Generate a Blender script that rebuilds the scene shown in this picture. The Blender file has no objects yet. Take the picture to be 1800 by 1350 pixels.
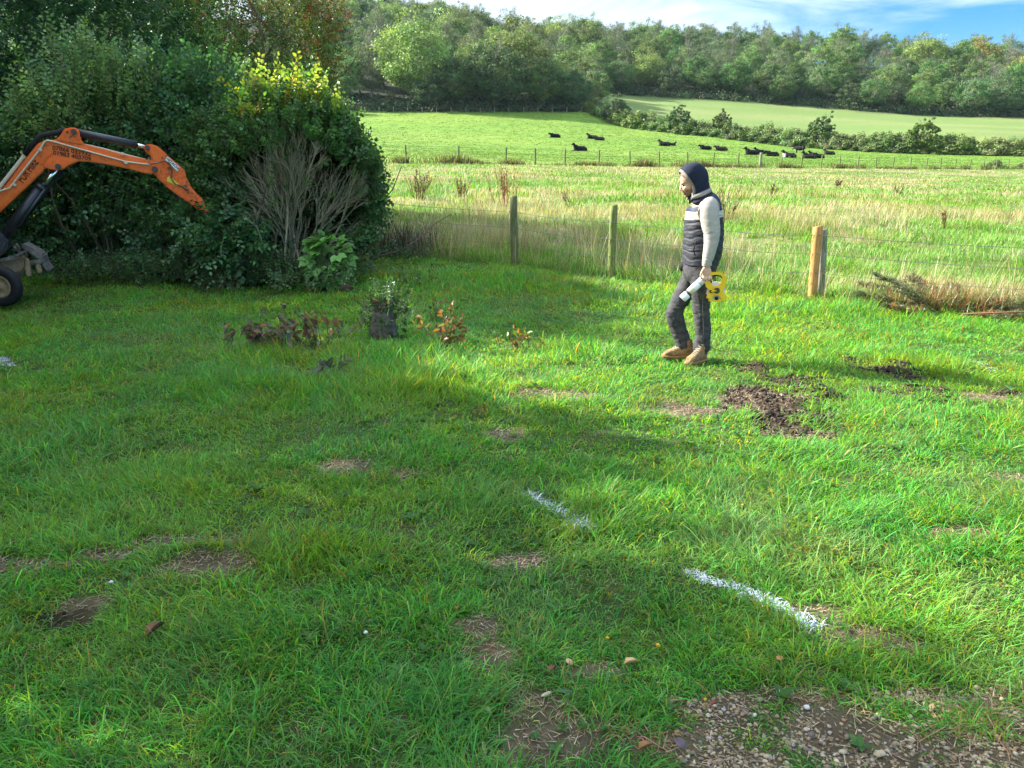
import bpy, bmesh, math, random
import numpy as np
from mathutils import Vector, Matrix
R = math.radians
rng = np.random.default_rng(11)
random.seed(5)
scene = bpy.context.scene
COL = scene.collection

# ------------------------------------------------------------------ camera
FPX, TH, CH = 1352.0, R(14.2), 1.55          # focal in photo pixels, pitch down, eye height
CT, ST = math.cos(TH), math.sin(TH)
cam_d = bpy.data.cameras.new('camera'); cam = bpy.data.objects.new('camera', cam_d); COL.objects.link(cam)
cam.location = (0, 0, CH); cam.rotation_euler = (math.pi/2 - TH, 0, 0)
cam_d.sensor_fit = 'HORIZONTAL'; cam_d.sensor_width = 36.0; cam_d.lens = FPX/1800*36.0
cam_d.clip_start = 0.05; cam_d.clip_end = 5000
scene.camera = cam
scene.render.resolution_x, scene.render.resolution_y = 1024, 768

# ------------------------------------------------------------------ sky and sun
SUN_EL = 32.0
SX, SY = -0.936, 0.352                       # horizontal direction towards the sun
world = bpy.data.worlds.new('World'); scene.world = world; world.use_nodes = True
nt = world.node_tree; nt.nodes.clear()
def N(nt, typ, **kw):
    n = nt.nodes.new(typ)
    for k, v in kw.items():
        if k.startswith('i_'): n.inputs[k[2:].replace('_', ' ')].default_value = v
        else: setattr(n, k, v)
    return n
sky = N(nt, 'ShaderNodeTexSky', sky_type='NISHITA', sun_disc=False, sun_elevation=R(SUN_EL), sun_rotation=math.atan2(SX, SY), altitude=50, air_density=1.0, dust_density=0.6, ozone_density=1.6)
tc = N(nt, 'ShaderNodeTexCoord'); mp = N(nt, 'ShaderNodeMapping'); mp.inputs['Scale'].default_value = (1.6, 1.6, 7.0); mp.inputs['Location'].default_value = (0.35, 0.1, 0.4)
cl = N(nt, 'ShaderNodeTexNoise'); cl.inputs['Scale'].default_value = 2.2; cl.inputs['Detail'].default_value = 7; cl.inputs['Roughness'].default_value = 0.55; cl.inputs['Distortion'].default_value = 0.6
sep = N(nt, 'ShaderNodeSeparateXYZ')
grad = N(nt, 'ShaderNodeMath', operation='MULTIPLY_ADD'); grad.inputs[1].default_value = -0.42; grad.inputs[2].default_value = 0.11
add = N(nt, 'ShaderNodeMath', operation='ADD')
ramp = N(nt, 'ShaderNodeMapRange', interpolation_type='SMOOTHSTEP'); ramp.inputs['From Min'].default_value = 0.33; ramp.inputs['From Max'].default_value = 0.66; ramp.inputs['To Max'].default_value = 0.92
mix = N(nt, 'ShaderNodeMix', data_type='RGBA'); mix.inputs['B'].default_value = (3.7, 4.25, 4.7, 1)
bg = N(nt, 'ShaderNodeBackground'); bg.inputs['Strength'].default_value = 0.088
wo = N(nt, 'ShaderNodeOutputWorld')
L = nt.links.new
L(tc.outputs['Generated'], mp.inputs['Vector']); L(mp.outputs['Vector'], cl.inputs['Vector'])
L(tc.outputs['Generated'], sep.inputs[0]); L(sep.outputs['X'], grad.inputs[0]); L(cl.outputs['Fac'], add.inputs[0]); L(grad.outputs[0], add.inputs[1])
zr = N(nt, 'ShaderNodeMapRange', interpolation_type='SMOOTHSTEP'); zr.inputs['From Min'].default_value = .34; zr.inputs['From Max'].default_value = .8; L(sep.outputs['Z'], zr.inputs['Value'])
za = N(nt, 'ShaderNodeMath', operation='MULTIPLY_ADD'); za.inputs[1].default_value = .16; L(zr.outputs[0], za.inputs[0]); L(add.outputs[0], za.inputs[2])
cm = N(nt, 'ShaderNodeMix', data_type='RGBA'); cm.inputs['A'].default_value = (3.7, 4.25, 4.7, 1); cm.inputs['B'].default_value = (6.2, 7.2, 8.2, 1); L(zr.outputs[0], cm.inputs['Factor']); L(cm.outputs['Result'], mix.inputs['B'])  # unseen overhead clouds, made thicker and brighter to add fill in the shade
L(za.outputs[0], ramp.inputs['Value']); L(ramp.outputs[0], mix.inputs['Factor'])
hsv = N(nt, 'ShaderNodeHueSaturation'); hsv.inputs['Saturation'].default_value = 1.7; hsv.inputs['Value'].default_value = .72; hsv.inputs['Hue'].default_value = .515; L(sky.outputs[0], hsv.inputs['Color']); L(hsv.outputs[0], mix.inputs['A']); L(mix.outputs['Result'], bg.inputs['Color']); L(bg.outputs[0], wo.inputs['Surface'])

sun_d = bpy.data.lights.new('sun', 'SUN'); sun = bpy.data.objects.new('sun', sun_d); COL.objects.link(sun)
sun_d.energy = 5.0; sun_d.angle = R(0.53); sun_d.color = (1.0, 0.955, 0.87)
sd = Vector((SX*math.cos(R(SUN_EL)), SY*math.cos(R(SUN_EL)), math.sin(R(SUN_EL))))
sun.rotation_euler = sd.to_track_quat('Z', 'Y').to_euler(); sun.location = (-20, 10, 20)

scene.view_settings.view_transform = 'Standard'; scene.view_settings.look = 'None'
scene.view_settings.exposure = 1.95; scene.view_settings.gamma = 1.0; scene.view_settings.use_curve_mapping = False
cy = scene.cycles
cy.max_bounces = 6; cy.diffuse_bounces = 3; cy.glossy_bounces = 2; cy.transmission_bounces = 4; cy.transparent_max_bounces = 4; cy.volume_bounces = 0
cy.use_denoising = True; cy.use_adaptive_sampling = True; cy.adaptive_threshold = 0.012
cy.sample_clamp_indirect = 6.0; cy.caustics_reflective = False; cy.caustics_refractive = False

# ------------------------------------------------------------------ pixel <-> world (photo pixels, 1800 x 1350)
def ray(px, py):
    v = 675.0 - py; u = px - 900.0
    return u, FPX*CT + v*ST, -FPX*ST + v*CT
def P(px, py, Y):
    """world point on the ray of a photo pixel at forward distance Y"""
    u, dy, dz = ray(px, py); t = Y/dy
    return Vector((u*t, Y, CH + dz*t))

# ------------------------------------------------------------------ value noise
def _h(ix, iy, s):
    n = (ix.astype(np.int64)*374761393 + iy.astype(np.int64)*668265263 + s*974634777) & 0x7fffffff
    n = ((n ^ (n >> 13))*1274126177) & 0x7fffffff
    n = (n ^ (n >> 16)) & 0x7fffffff
    return n/float(0x7fffffff)
def vn(x, y, s=0):
    x = np.asarray(x, float); y = np.asarray(y, float)
    ix = np.floor(x); iy = np.floor(y); fx = x-ix; fy = y-iy
    fx = fx*fx*(3-2*fx); fy = fy*fy*(3-2*fy)
    a = _h(ix, iy, s); b = _h(ix+1, iy, s); c = _h(ix, iy+1, s); d = _h(ix+1, iy+1, s)
    return (a*(1-fx)+b*fx)*(1-fy) + (c*(1-fx)+d*fx)*fy
def fbm(x, y, s=0, o=4):
    r = 0; a = 0.5; t = 0
    for k in range(o):
        r = r + a*vn(x*2**k, y*2**k, s+k*17); t += a; a *= 0.55
    return r/t

# ------------------------------------------------------------------ terrain height
CTRL = [(900, 1350, 1.9, None), (0, 1350, 1.9, 0), (1800, 1350, 1.9, 0)]
cp = []
for x in (-9, -5, -2, 0, 2, 5, 9):
    for y in (-12, -5, 0, 2, 4.5, 7):
        cp.append((x, y, 0.0))
cp += [(-20, 0, 0.1), (20, 0, -0.1), (-40, -10, 0), (40, -10, -.3), (0, -40, 0), (-16, 9, .3), (14, 8, -.25),
       (-8, 10.6, .0), (-4.5, 9.5, 0.0), (0, 9.5, 0.0), (4.5, 9.3, 0.0), (7.5, 9, -0.08)]
def ctl(px, py, Y): p = P(px, py, Y); cp.append((p.x, p.y, p.z))
for a in [(1435, 525, 11.2), (1074, 490, 12.6), (905, 468, 13.3), (500, 490, 12.5), (200, 472, 13.0), (0, 470, 13.0)]: ctl(*a)
cp += [(-3.6, 14.9, .5), (-9, 16, .7), (7.3, 9.8, -.08)]
for px in (200, 500, 800, 1100):
    ctl(px, 362, 25.0)
for a in [(1450, 372, 24), (1750, 380, 24), (1450, 330, 42), (1750, 330, 46),
          (715, 287, 51), (300, 284, 49), (-100, 284, 49), (993, 291, 57), (1253, 294, 64), (1476, 296, 73), (1654, 298, 84), (1773, 298, 95), (2000, 300, 105),
          (400, 250, 105), (800, 250, 135), (800, 220, 185), (500, 220, 175), (1018, 264, 125), (975, 241, 150), (1167, 256, 142), (1240, 264, 136), (1320, 271, 132), (1430, 278, 128), (1600, 284, 122),
          (300, 190, 200), (640, 196, 212), (850, 198, 215), (1000, 196, 222), (1045, 195, 225), (1100, 222, 205), (1255, 241, 185), (1392, 257, 172), (1567, 268, 160), (1800, 274, 150), (2000, 276, 145),
          (1100, 168, 290), (1250, 176, 288), (1400, 187, 285), (1620, 204, 275), (1800, 208, 270), (2050, 205, 265), (1700, 228, 200), (1450, 222, 222), (1250, 203, 240)]: ctl(*a)
for px, Y, z in [(1800, 395, 56), (1500, 400, 60), (1250, 400, 64), (1000, 390, 65), (750, 370, 68), (500, 360, 72), (0, 350, 76), (-400, 330, 74), (2200, 390, 54)]:
    u, dy, dz = ray(px, 60); cp.append((u/dy*Y, Y, z)); cp.append((u/dy*(Y+120), Y+120, z+2)); cp.append((u/dy*(Y+400), Y+400, z-25))
cp = np.array(cp)
def warp(x, y):
    y2 = y + 18.0; r = np.hypot(x, y2); return np.arctan2(x, y2)*1.6, np.log(np.maximum(r, 1.0) + 4)
def _U(d2): return np.where(d2 > 1e-12, 0.5*d2*np.log(np.maximum(d2, 1e-12)), 0)
_cu, _cv = warp(cp[:, 0], cp[:, 1])
n_ = len(cp); K = _U((_cu[:, None]-_cu)**2 + (_cv[:, None]-_cv)**2) + np.eye(n_)*1e-4
A = np.zeros((n_+3, n_+3)); A[:n_, :n_] = K; A[:n_, n_] = 1; A[:n_, n_+1] = _cu; A[:n_, n_+2] = _cv; A[n_:, :n_] = A[:n_, n_:].T
# solve in z / r so that near detail is not swamped by the hills
_rr = np.hypot(cp[:, 0], cp[:, 1]+18)+4
_w = np.linalg.solve(A, np.concatenate([cp[:, 2]/_rr, np.zeros(3)]))
def base_z(x, y):
    x = np.atleast_1d(np.asarray(x, float)); y = np.atleast_1d(np.asarray(y, float)); out = np.empty(x.shape)
    fx, fy, fo = x.ravel(), y.ravel(), out.ravel()
    for i in range(0, fx.size, 40000):
        a, b = fx[i:i+40000], fy[i:i+40000]; u, v = warp(a, b)
        s = _U((u[:, None]-_cu)**2 + (v[:, None]-_cv)**2) @ _w[:n_] + _w[n_] + _w[n_+1]*u + _w[n_+2]*v
        fo[i:i+40000] = s*(np.hypot(a, b+18)+4)
    return fo.reshape(x.shape)

# terrain grid, fine near the camera and coarser with distance
def axis(lo, hi, d0, c0, c1, g):
    a = [c0]
    while a[-1] < c1: a.append(a[-1]+d0)
    d = d0
    while a[-1] < hi: d *= g; a.append(a[-1]+d)
    b = [c0]; d = d0
    while b[-1] > lo: d *= g; b.append(b[-1]-d)
    return np.array(b[::-1][:-1] + a)
GX = axis(-900, 900, 0.05, -5.5, 5.5, 1.06)
GY = axis(-60, 1100, 0.05, 1.2, 8.5, 1.035)
gxx, gyy = np.meshgrid(GX, GY)
GZ = base_z(gxx, gyy)
# near relief: hummocks, ruts, holes
def hit(px, py):
    """where the ray of a photo pixel meets the smooth ground"""
    u, dy, dz = ray(px, py); t = np.geomspace(1.0, 700, 900)/dy
    f = CH + dz*t - base_z(u*t, dy*t)
    i = int(np.argmax(f < 0)) if (f < 0).any() else len(t)-1
    a, b = t[max(i-1, 0)], t[i]
    for _ in range(18):
        m = (a+b)/2
        if CH + dz*m - base_z(u*m, dy*m)[0] < 0: b = m
        else: a = m
    return u*a, dy*a
def spot(px, py, rx, ry):
    """a ground ellipse seen at a photo pixel -> centre and half axes in metres"""
    x, y = hit(px, py); y1 = hit(px, py-ry)[1]; y0 = hit(px, py+ry)[1]
    return x, y, rx*math.hypot(y, CH)/FPX, (y1-y0)/2
THATCH = [spot(*a) for a in [(330, 955, 110, 12), (200, 980, 90, 16), (110, 995, 90, 12), (345, 1000, 80, 18), (590, 825, 62, 15), (700, 838, 42, 10),
    (870, 768, 62, 12), (980, 700, 75, 9), (1180, 722, 120, 10), (905, 985, 55, 20), (850, 1100, 45, 22), (880, 1150, 60, 28), (1030, 1172, 80, 18), (940, 1230, 60, 36), (980, 1300, 120, 36), (1150, 1305, 100, 34), (1420, 1225, 120, 20),
    (700, 1270, 50, 20), (1440, 1075, 50, 14), (1500, 1110, 80, 18), (1590, 1130, 50, 14), (1660, 930, 60, 10), (1785, 838, 45, 16), (1400, 765, 60, 12),
    (1330, 705, 100, 16), (1740, 700, 70, 8), (870, 1330, 60, 20), (160, 1060, 50, 16), (20, 1010, 50, 24)]]
GRAVEL = [spot(*a) for a in [(1500, 1300, 250, 70), (1700, 1330, 260, 55), (1640, 1225, 150, 26), (1280, 1245, 80, 26), (1780, 1270, 130, 50), (1330, 1340, 140, 40)]]
SOIL = [spot(*a) for a in [(1340, 700, 58, 20), (1395, 722, 62, 22), (1390, 756, 52, 16), (1360, 735, 50, 16), (1330, 655, 22, 14), (1380, 672, 60, 10), (1440, 692, 48, 13), (1560, 652, 42, 8), (1600, 664, 36, 8), (1640, 686, 50, 6),
    (1550, 692, 36, 6), (1275, 722, 16, 8), (1490, 633, 14, 6), (1530, 688, 30, 7), (1760, 690, 40, 7), (130, 1095, 62, 18), (1580, 645, 16, 6)]]
TUFT = [spot(*a) for a in [(1715, 1270, 60, 38), (1480, 1215, 70, 20), (880, 1215, 50, 35), (1060, 1240, 60, 28), (1120, 1290, 70, 26)]]
def mask(lst, x, y, k=1.0, seed=3, rough=1.0):
    w = (fbm(x*5, y*5, seed, 4)-0.5)*2*rough; m = np.zeros(np.shape(x))
    for cx, cy_, rx, ry in lst:
        d = np.hypot((x-cx)/(rx*k), (y-cy_)/(ry*k)); m = np.maximum(m, np.clip((1.2-d+w)*1.3, 0, 1))
    return m
RUTS = [spot(130, 1095, 62, 14), spot(150, 1080, 40, 8)]
HUMPS = [(spot(*a), h) for a, h in [((1400, 700, 45, 12), .03), ((1440, 690, 40, 10), .045), ((1345, 700, 40, 12), .03), ((1330, 655, 16, 9), .05), ((1395, 740, 40, 12), .02), ((1600, 640, 90, 14), .015), ((350, 975, 90, 9), .04)]]
def relief(x, y):
    r = np.hypot(x, y); k = np.clip((16-r)/8, 0, 1)
    h = k*(0.10*(fbm(x*0.8, y*0.8, 5, 3)-.5) + 0.05*(fbm(x*3.1, y*3.1, 9, 3)-.5))
    s = np.zeros(np.shape(x))
    nr = r < 9
    if np.any(nr):
        xx, yy = x[nr], y[nr]; so = mask(SOIL, xx, yy); g = mask(GRAVEL, xx, yy)
        q = so*(0.07*(fbm(xx*11, yy*11, 31, 4)-.5) + .008) ; q = q*(1-g)
        for cx, cy_, rx, ry in RUTS: q = q - 0.07*np.exp(-((xx-cx)/rx)**2*1.5-((yy-cy_)/ry)**2*1.5)
        for (cx, cy_, rx, ry), hh in HUMPS: q = q + hh*np.exp(-((xx-cx)/rx)**2*1.5-((yy-cy_)/ry)**2*1.5)
        hx = h[nr]; h[nr] = hx*(1-g*.6); s[nr] = q
    far = np.clip((r-60)/60, 0, 1)
    return h + s + far*0.25*(fbm(x*.12, y*.12, 77, 3)-.5)
GZ = GZ + relief(gxx, gyy)
def gz(x, y):
    """height of the built ground (bilinear from the grid)"""
    x = np.asarray(x, float); y = np.asarray(y, float)
    i = np.clip(np.searchsorted(GX, x)-1, 0, len(GX)-2); j = np.clip(np.searchsorted(GY, y)-1, 0, len(GY)-2)
    fx = (x-GX[i])/(GX[i+1]-GX[i]); fy = (y-GY[j])/(GY[j+1]-GY[j])
    return (GZ[j, i]*(1-fx)+GZ[j, i+1]*fx)*(1-fy) + (GZ[j+1, i]*(1-fx)+GZ[j+1, i+1]*fx)*fy
def g1(x, y): return float(gz(x, y))

# ------------------------------------------------------------------ objects
def tag(o, label=None, cat=None, group=None, kind=None):
    if label: o['label'] = label
    if cat: o['category'] = cat
    if group: o['group'] = group
    if kind: o['kind'] = kind
    return o
def thing(name, label, cat, loc=(0, 0, 0), group=None):
    o = bpy.data.objects.new(name, None); COL.objects.link(o); o.location = loc; o.empty_display_size = 0.2
    return tag(o, label, cat, group)
def link(name, me, parent=None):
    o = bpy.data.objects.new(name, me); COL.objects.link(o)
    if parent is not None:
        o.parent = parent
        o.matrix_parent_inverse = Matrix.Translation(parent.location).inverted() if parent.type == 'EMPTY' and parent.parent is None else Matrix()
    return o
def child(name, me, parent):
    """part modelled in world coordinates under a thing whose empty sits at its base"""
    o = bpy.data.objects.new(name, me); COL.objects.link(o); o.parent = parent
    loc = Vector((0, 0, 0)); p = parent
    while p is not None: loc = loc + p.location; p = p.parent
    o.location = -loc
    return o
class Acc:
    """collects vertices, quads and triangles with a colour per vertex"""
    def __init__(s): s.v = []; s.c = []; s.f3 = []; s.f4 = []; s.n = 0; s.m3 = []; s.m4 = []
    def add(s, v, quads=None, tris=None, col=None, mat=0):
        v = np.asarray(v, np.float32).reshape(-1, 3); n = len(v)
        s.v.append(v)
        c = np.ones((n, 4), np.float32)
        if col is not None: c[:, :3] = col
        s.c.append(c)
        if quads is not None and len(quads): q = np.asarray(quads, np.int64).reshape(-1, 4)+s.n; s.f4.append(q); s.m4.append(np.full(len(q), mat))
        if tris is not None and len(tris): t = np.asarray(tris, np.int64).reshape(-1, 3)+s.n; s.f3.append(t); s.m3.append(np.full(len(t), mat))
        s.n += n
    def mesh(s, name, mats, smooth=False, origin=None):
        me = bpy.data.meshes.new(name); v = np.concatenate(s.v)
        if origin is not None: v = v - np.asarray(origin, np.float32)
        f4 = np.concatenate(s.f4) if s.f4 else np.zeros((0, 4), np.int64); f3 = np.concatenate(s.f3) if s.f3 else np.zeros((0, 3), np.int64)
        me.vertices.add(len(v)); me.vertices.foreach_set('co', v.ravel())
        li = np.concatenate([f4.ravel(), f3.ravel()]).astype(np.int32); me.loops.add(len(li)); me.loops.foreach_set('vertex_index', li)
        ls = np.concatenate([np.arange(len(f4))*4, len(f4)*4+np.arange(len(f3))*3]).astype(np.int32)
        me.polygons.add(len(ls)); me.polygons.foreach_set('loop_start', ls)
        mi = np.concatenate((s.m4 or [np.zeros(0)])+(s.m3 or [np.zeros(0)])).astype(np.int32); me.polygons.foreach_set('material_index', mi)
        if smooth: me.polygons.foreach_set('use_smooth', np.ones(len(ls), bool))
        a = me.color_attributes.new('col', 'FLOAT_COLOR', 'POINT'); a.data.foreach_set('color', np.concatenate(s.c).ravel())
        me.update(calc_edges=True)
        for m in (mats if isinstance(mats, (list, tuple)) else [mats]): me.materials.append(m)
        return me
def unit(a): return a/np.maximum(np.linalg.norm(a, axis=-1, keepdims=True), 1e-9)
def rnd(n, lo=0, hi=1): return rng.uniform(lo, hi, n)
def sph(n):
    v = rng.normal(size=(n, 3)); return unit(v)
def tubes(acc, Pp, Rr, sides=4, col=(.2, .15, .1), mat=0, caps=False):
    """Pp (n,k,3) polylines, Rr (n,k) radii"""
    Pp = np.asarray(Pp, float); Rr = np.asarray(Rr, float); n, k, _ = Pp.shape
    T = np.gradient(Pp, axis=1); T = unit(T)
    ref = np.where(np.abs(T[..., 2:3]) > .9, np.array([1., 0, 0]), np.array([0, 0, 1.]))
    # one reference per tube keeps the rings aligned
    ref = np.where(np.abs(T.mean(axis=1))[:, None, 2:3] > .75, np.array([1., 0.13, 0]), np.array([0, 0.1, 1.])) + 0*T
    U = unit(np.cross(T, ref)); W = np.cross(T, U)
    a = np.arange(sides)*2*np.pi/sides
    ring = Pp[:, :, None, :] + Rr[:, :, None, None]*(np.cos(a)[:, None]*U[:, :, None, :] + np.sin(a)[:, None]*W[:, :, None, :])
    v = ring.reshape(-1, 3)
    i = np.arange(n)[:, None, None]*k*sides; j = np.arange(k-1)[None, :, None]*sides; s_ = np.arange(sides)[None, None, :]; s2 = (s_+1) % sides
    q = np.stack([i+j+s_, i+j+s2, i+j+sides+s2, i+j+sides+s_], -1).reshape(-1, 4)
    c = np.asarray(col, float)
    if c.ndim == 2: c = np.repeat(c, k*sides, axis=0)
    tr = None
    if caps:
        tr = []
        for b in range(n):
            for e in (0, k-1):
                o = b*k*sides+e*sides
                for t in range(1, sides-1): tr.append((o, o+t, o+t+1) if e else (o, o+t+1, o+t))
    acc.add(v, q, tr, c, mat)
def leaves(acc, pos, d, nrm, size, asp=0.55, col=(.1, .2, .05), fold=0.25, mat=0, flat=False):
    """leaf blades: pos (n,3) base, d direction, nrm rough normal, size (n,)"""
    n = len(pos); d = unit(d); s = unit(np.cross(d, nrm)); u = np.cross(s, d); size = np.broadcast_to(size, (n,))[:, None]
    w = size*asp*0.5
    m1 = pos + d*size*.28; m2 = pos + d*size*.68
    if flat:
        v = np.stack([pos, m1 + s*w, pos+d*size, m1 - s*w], 1); q = np.arange(n)[:, None]*4 + np.array([0, 1, 2, 3]); k = 4
    else:
        up = u*w*fold*2
        v = np.stack([pos, m1+s*w+up, m2+s*w*.8+up*.8, pos+d*size - u*size*.06, m2-s*w*.8+up*.8, m1-s*w+up], 1)
        i = np.arange(n)[:, None]*6; q = np.concatenate([i+np.array([0, 3, 2, 1]), i+np.array([0, 5, 4, 3])]); k = 6
    c = np.asarray(col, float)
    c = np.repeat(c, k, axis=0) if c.ndim == 2 else c
    acc.add(v.reshape(-1, 3), q, None, c, mat)
def jit(base, n, amt=.25, hue=.12):
    """colour jitter about a base colour (or rows of base colours)"""
    b = np.broadcast_to(np.asarray(base, float), (n, 3)); k = 1+rng.normal(0, amt, (n, 1)).clip(-.6, .9)
    h = 1+rng.normal(0, hue, (n, 3)); return (b*k*h).clip(.004, .9)
def pick(cols, n, p=None):
    return np.asarray(cols, float)[rng.choice(len(cols), n, p=p)]

# ------------------------------------------------------------------ materials
def mat_new(name):
    m = bpy.data.materials.new(name); m.use_nodes = True; m.node_tree.nodes.clear(); return m, m.node_tree
def leaf_mat(name, trans=.4, rough=.5, spec=.35, objvar=0.0, yell=(1.25, 1.15, .6)):
    m, t = mat_new(name); l = t.links.new
    at = N(t, 'ShaderNodeAttribute', attribute_name='col')
    src = at.outputs['Color']
    if objvar:
        oi = N(t, 'ShaderNodeObjectInfo'); mr = N(t, 'ShaderNodeMapRange'); mr.inputs['To Min'].default_value = 1-objvar; mr.inputs['To Max'].default_value = 1+objvar
        l(oi.outputs['Random'], mr.inputs['Value'])
        h = N(t, 'ShaderNodeHueSaturation'); l(mr.outputs[0], h.inputs['Value'])
        m2 = N(t, 'ShaderNodeMapRange'); m2.inputs['To Min'].default_value = .47; m2.inputs['To Max'].default_value = .515
        fr = N(t, 'ShaderNodeMath', operation='MULTIPLY'); fr.inputs[1].default_value = 7.31; f2 = N(t, 'ShaderNodeMath', operation='FRACT')
        l(oi.outputs['Random'], fr.inputs[0]); l(fr.outputs[0], f2.inputs[0]); l(f2.outputs[0], m2.inputs['Value']); l(m2.outputs[0], h.inputs['Hue'])
        l(src, h.inputs['Color']); src = h.outputs[0]
    p = N(t, 'ShaderNodeBsdfPrincipled'); p.inputs['Roughness'].default_value = rough; p.inputs['Specular IOR Level'].default_value = spec
    tr = N(t, 'ShaderNodeBsdfTranslucent'); mu = N(t, 'ShaderNodeMix', data_type='RGBA', blend_type='MULTIPLY'); mu.inputs['Factor'].default_value = 1; mu.inputs['B'].default_value = (*yell, 1)
    mx = N(t, 'ShaderNodeMixShader'); mx.inputs[0].default_value = trans; o = N(t, 'ShaderNodeOutputMaterial')
    l(src, p.inputs['Base Color']); l(src, mu.inputs['A']); l(mu.outputs['Result'], tr.inputs['Color'])
    l(p.outputs[0], mx.inputs[1]); l(tr.outputs[0], mx.inputs[2]); l(mx.outputs[0], o.inputs['Surface'])
    return m
def solid_mat(name, col=None, rough=.7, metal=0.0, spec=.3, noise=0.0, nscale=20, col2=None, bump=0.0, bscale=60, attr=False, coat=0.0, detail=5, thresh=(.35, .65), stretch=None):
    m, t = mat_new(name); l = t.links.new
    p = N(t, 'ShaderNodeBsdfPrincipled'); p.inputs['Roughness'].default_value = rough; p.inputs['Metallic'].default_value = metal; p.inputs['Specular IOR Level'].default_value = spec; p.inputs['Coat Weight'].default_value = coat
    o = N(t, 'ShaderNodeOutputMaterial'); l(p.outputs[0], o.inputs['Surface'])
    tcn = N(t, 'ShaderNodeTexCoord'); mpn = N(t, 'ShaderNodeMapping'); l(tcn.outputs['Object'], mpn.inputs['Vector'])
    if stretch: mpn.inputs['Scale'].default_value = stretch
    vec = mpn.outputs[0]
    if attr: src = N(t, 'ShaderNodeAttribute', attribute_name='col').outputs['Color']
    else: src = N(t, 'ShaderNodeRGB').outputs[0]; src.default_value = (*col, 1)
    if noise or col2:
        nz = N(t, 'ShaderNodeTexNoise'); nz.inputs['Scale'].default_value = nscale; nz.inputs['Detail'].default_value = detail; nz.inputs['Roughness'].default_value = .65; l(vec, nz.inputs['Vector'])
        if col2:
            mr = N(t, 'ShaderNodeMapRange', interpolation_type='SMOOTHSTEP'); mr.inputs['From Min'].default_value, mr.inputs['From Max'].default_value = thresh; l(nz.outputs['Fac'], mr.inputs['Value'])
            mx = N(t, 'ShaderNodeMix', data_type='RGBA'); mx.inputs['B'].default_value = (*col2, 1); l(mr.outputs[0], mx.inputs['Factor']); l(src, mx.inputs['A']); src = mx.outputs['Result']
        if noise:
            mr = N(t, 'ShaderNodeMapRange'); mr.inputs['From Min'].default_value = .25; mr.inputs['From Max'].default_value = .75; mr.inputs['To Min'].default_value = 1-noise; mr.inputs['To Max'].default_value = 1+noise
            n2 = N(t, 'ShaderNodeTexNoise'); n2.inputs['Scale'].default_value = nscale*2.7; n2.inputs['Detail'].default_value = detail; l(vec, n2.inputs['Vector']); l(n2.outputs['Fac'], mr.inputs['Value'])
            h = N(t, 'ShaderNodeHueSaturation'); l(mr.outputs[0], h.inputs['Value']); l(src, h.inputs['Color']); src = h.outputs[0]
            r2 = N(t, 'ShaderNodeMapRange'); r2.inputs['To Min'].default_value = max(rough-.12, .05); r2.inputs['To Max'].default_value = min(rough+.15, 1); l(nz.outputs['Fac'], r2.inputs['Value']); l(r2.outputs[0], p.inputs['Roughness'])
    l(src, p.inputs['Base Color'])
    if bump:
        nb = N(t, 'ShaderNodeTexNoise'); nb.inputs['Scale'].default_value = bscale; nb.inputs['Detail'].default_value = 6; l(vec, nb.inputs['Vector'])
        b = N(t, 'ShaderNodeBump'); b.inputs['Strength'].default_value = 1.0; b.inputs['Distance'].default_value = bump; l(nb.outputs['Fac'], b.inputs['Height']); l(b.outputs[0], p.inputs['Normal'])
    return m
# ------------------------------------------------------------------ regions of the land (world coordinates)
NEARF = np.array([(-30, 19.5), (-9, 16.4), (-3.6, 14.9), (.05, 13.3), (1.63, 12.6), (4.45, 11.2), (7.3, 9.8), (30, -2)])
def near_fence_y(x): return np.interp(x, NEARF[:, 0], NEARF[:, 1])
FARF_PX = [(-400, 49), (300, 49.5), (714.7, 51), (993, 57), (1253, 64), (1476, 73), (1654, 84), (1773, 95), (2200, 118)]
def _fx(px, Y): u, dy, dz = ray(px, 290); return u/dy*Y
FARF = np.array([(_fx(a, b), b) for a, b in FARF_PX])
def far_fence_y(x): return np.interp(x, FARF[:, 0], FARF[:, 1])
HEDGE = np.array([(_fx(a, b), b) for a, b in [(1035, 226), (1100, 205), (1255, 185), (1392, 172), (1567, 160), (1800, 150), (2200, 142)]])
def hedge_y(x): return np.interp(x, HEDGE[:, 0], HEDGE[:, 1])
WOODE = np.array([(_fx(a, b), b) for a, b in [(-600, 190), (0, 200), (500, 210), (850, 216), (1000, 222), (1045, 226), (1047, 291), (1100, 291), (1250, 289), (1400, 286), (1620, 276), (1800, 271), (2300, 262)]])
def wood_edge_y(x): return np.interp(x, WOODE[:, 0], WOODE[:, 1])

# ------------------------------------------------------------------ ground sheet
def lerp(a, b, t): return a*(1-t[..., None]) + b*t[..., None]
gx_, gy_ = gxx, gyy
n1 = fbm(gx_*.35, gy_*.35, 2, 5); n2 = fbm(gx_*4, gy_*4, 8, 4); n3 = fbm(gx_*14, gy_*14, 12, 3)
c = np.zeros(gx_.shape+(3,)) + np.array([.045, .085, .020])
c = lerp(c, np.array([.075, .075, .030]), np.clip((n2-.45)*3, 0, 1))
near = (np.hypot(gx_, gy_) < 14)
th = np.where(near, mask(THATCH, gx_, gy_, 1.05), 0); so = np.where(near, mask(SOIL, gx_, gy_, 1.05), 0); gr = np.where(near, mask(GRAVEL, gx_, gy_), 0)
c = lerp(c, np.array([.11, .088, .055])*(.35+1.1*n3[..., None]), th)
c = lerp(c, np.array([.050, .034, .022])*(.4+1.0*n3[..., None]), so)
c = lerp(c, np.array([.105, .078, .048])*(.6+.8*n3[..., None]), gr)
rough = 1/(1+np.exp(-(gy_-near_fence_y(gx_))*4))
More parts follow.
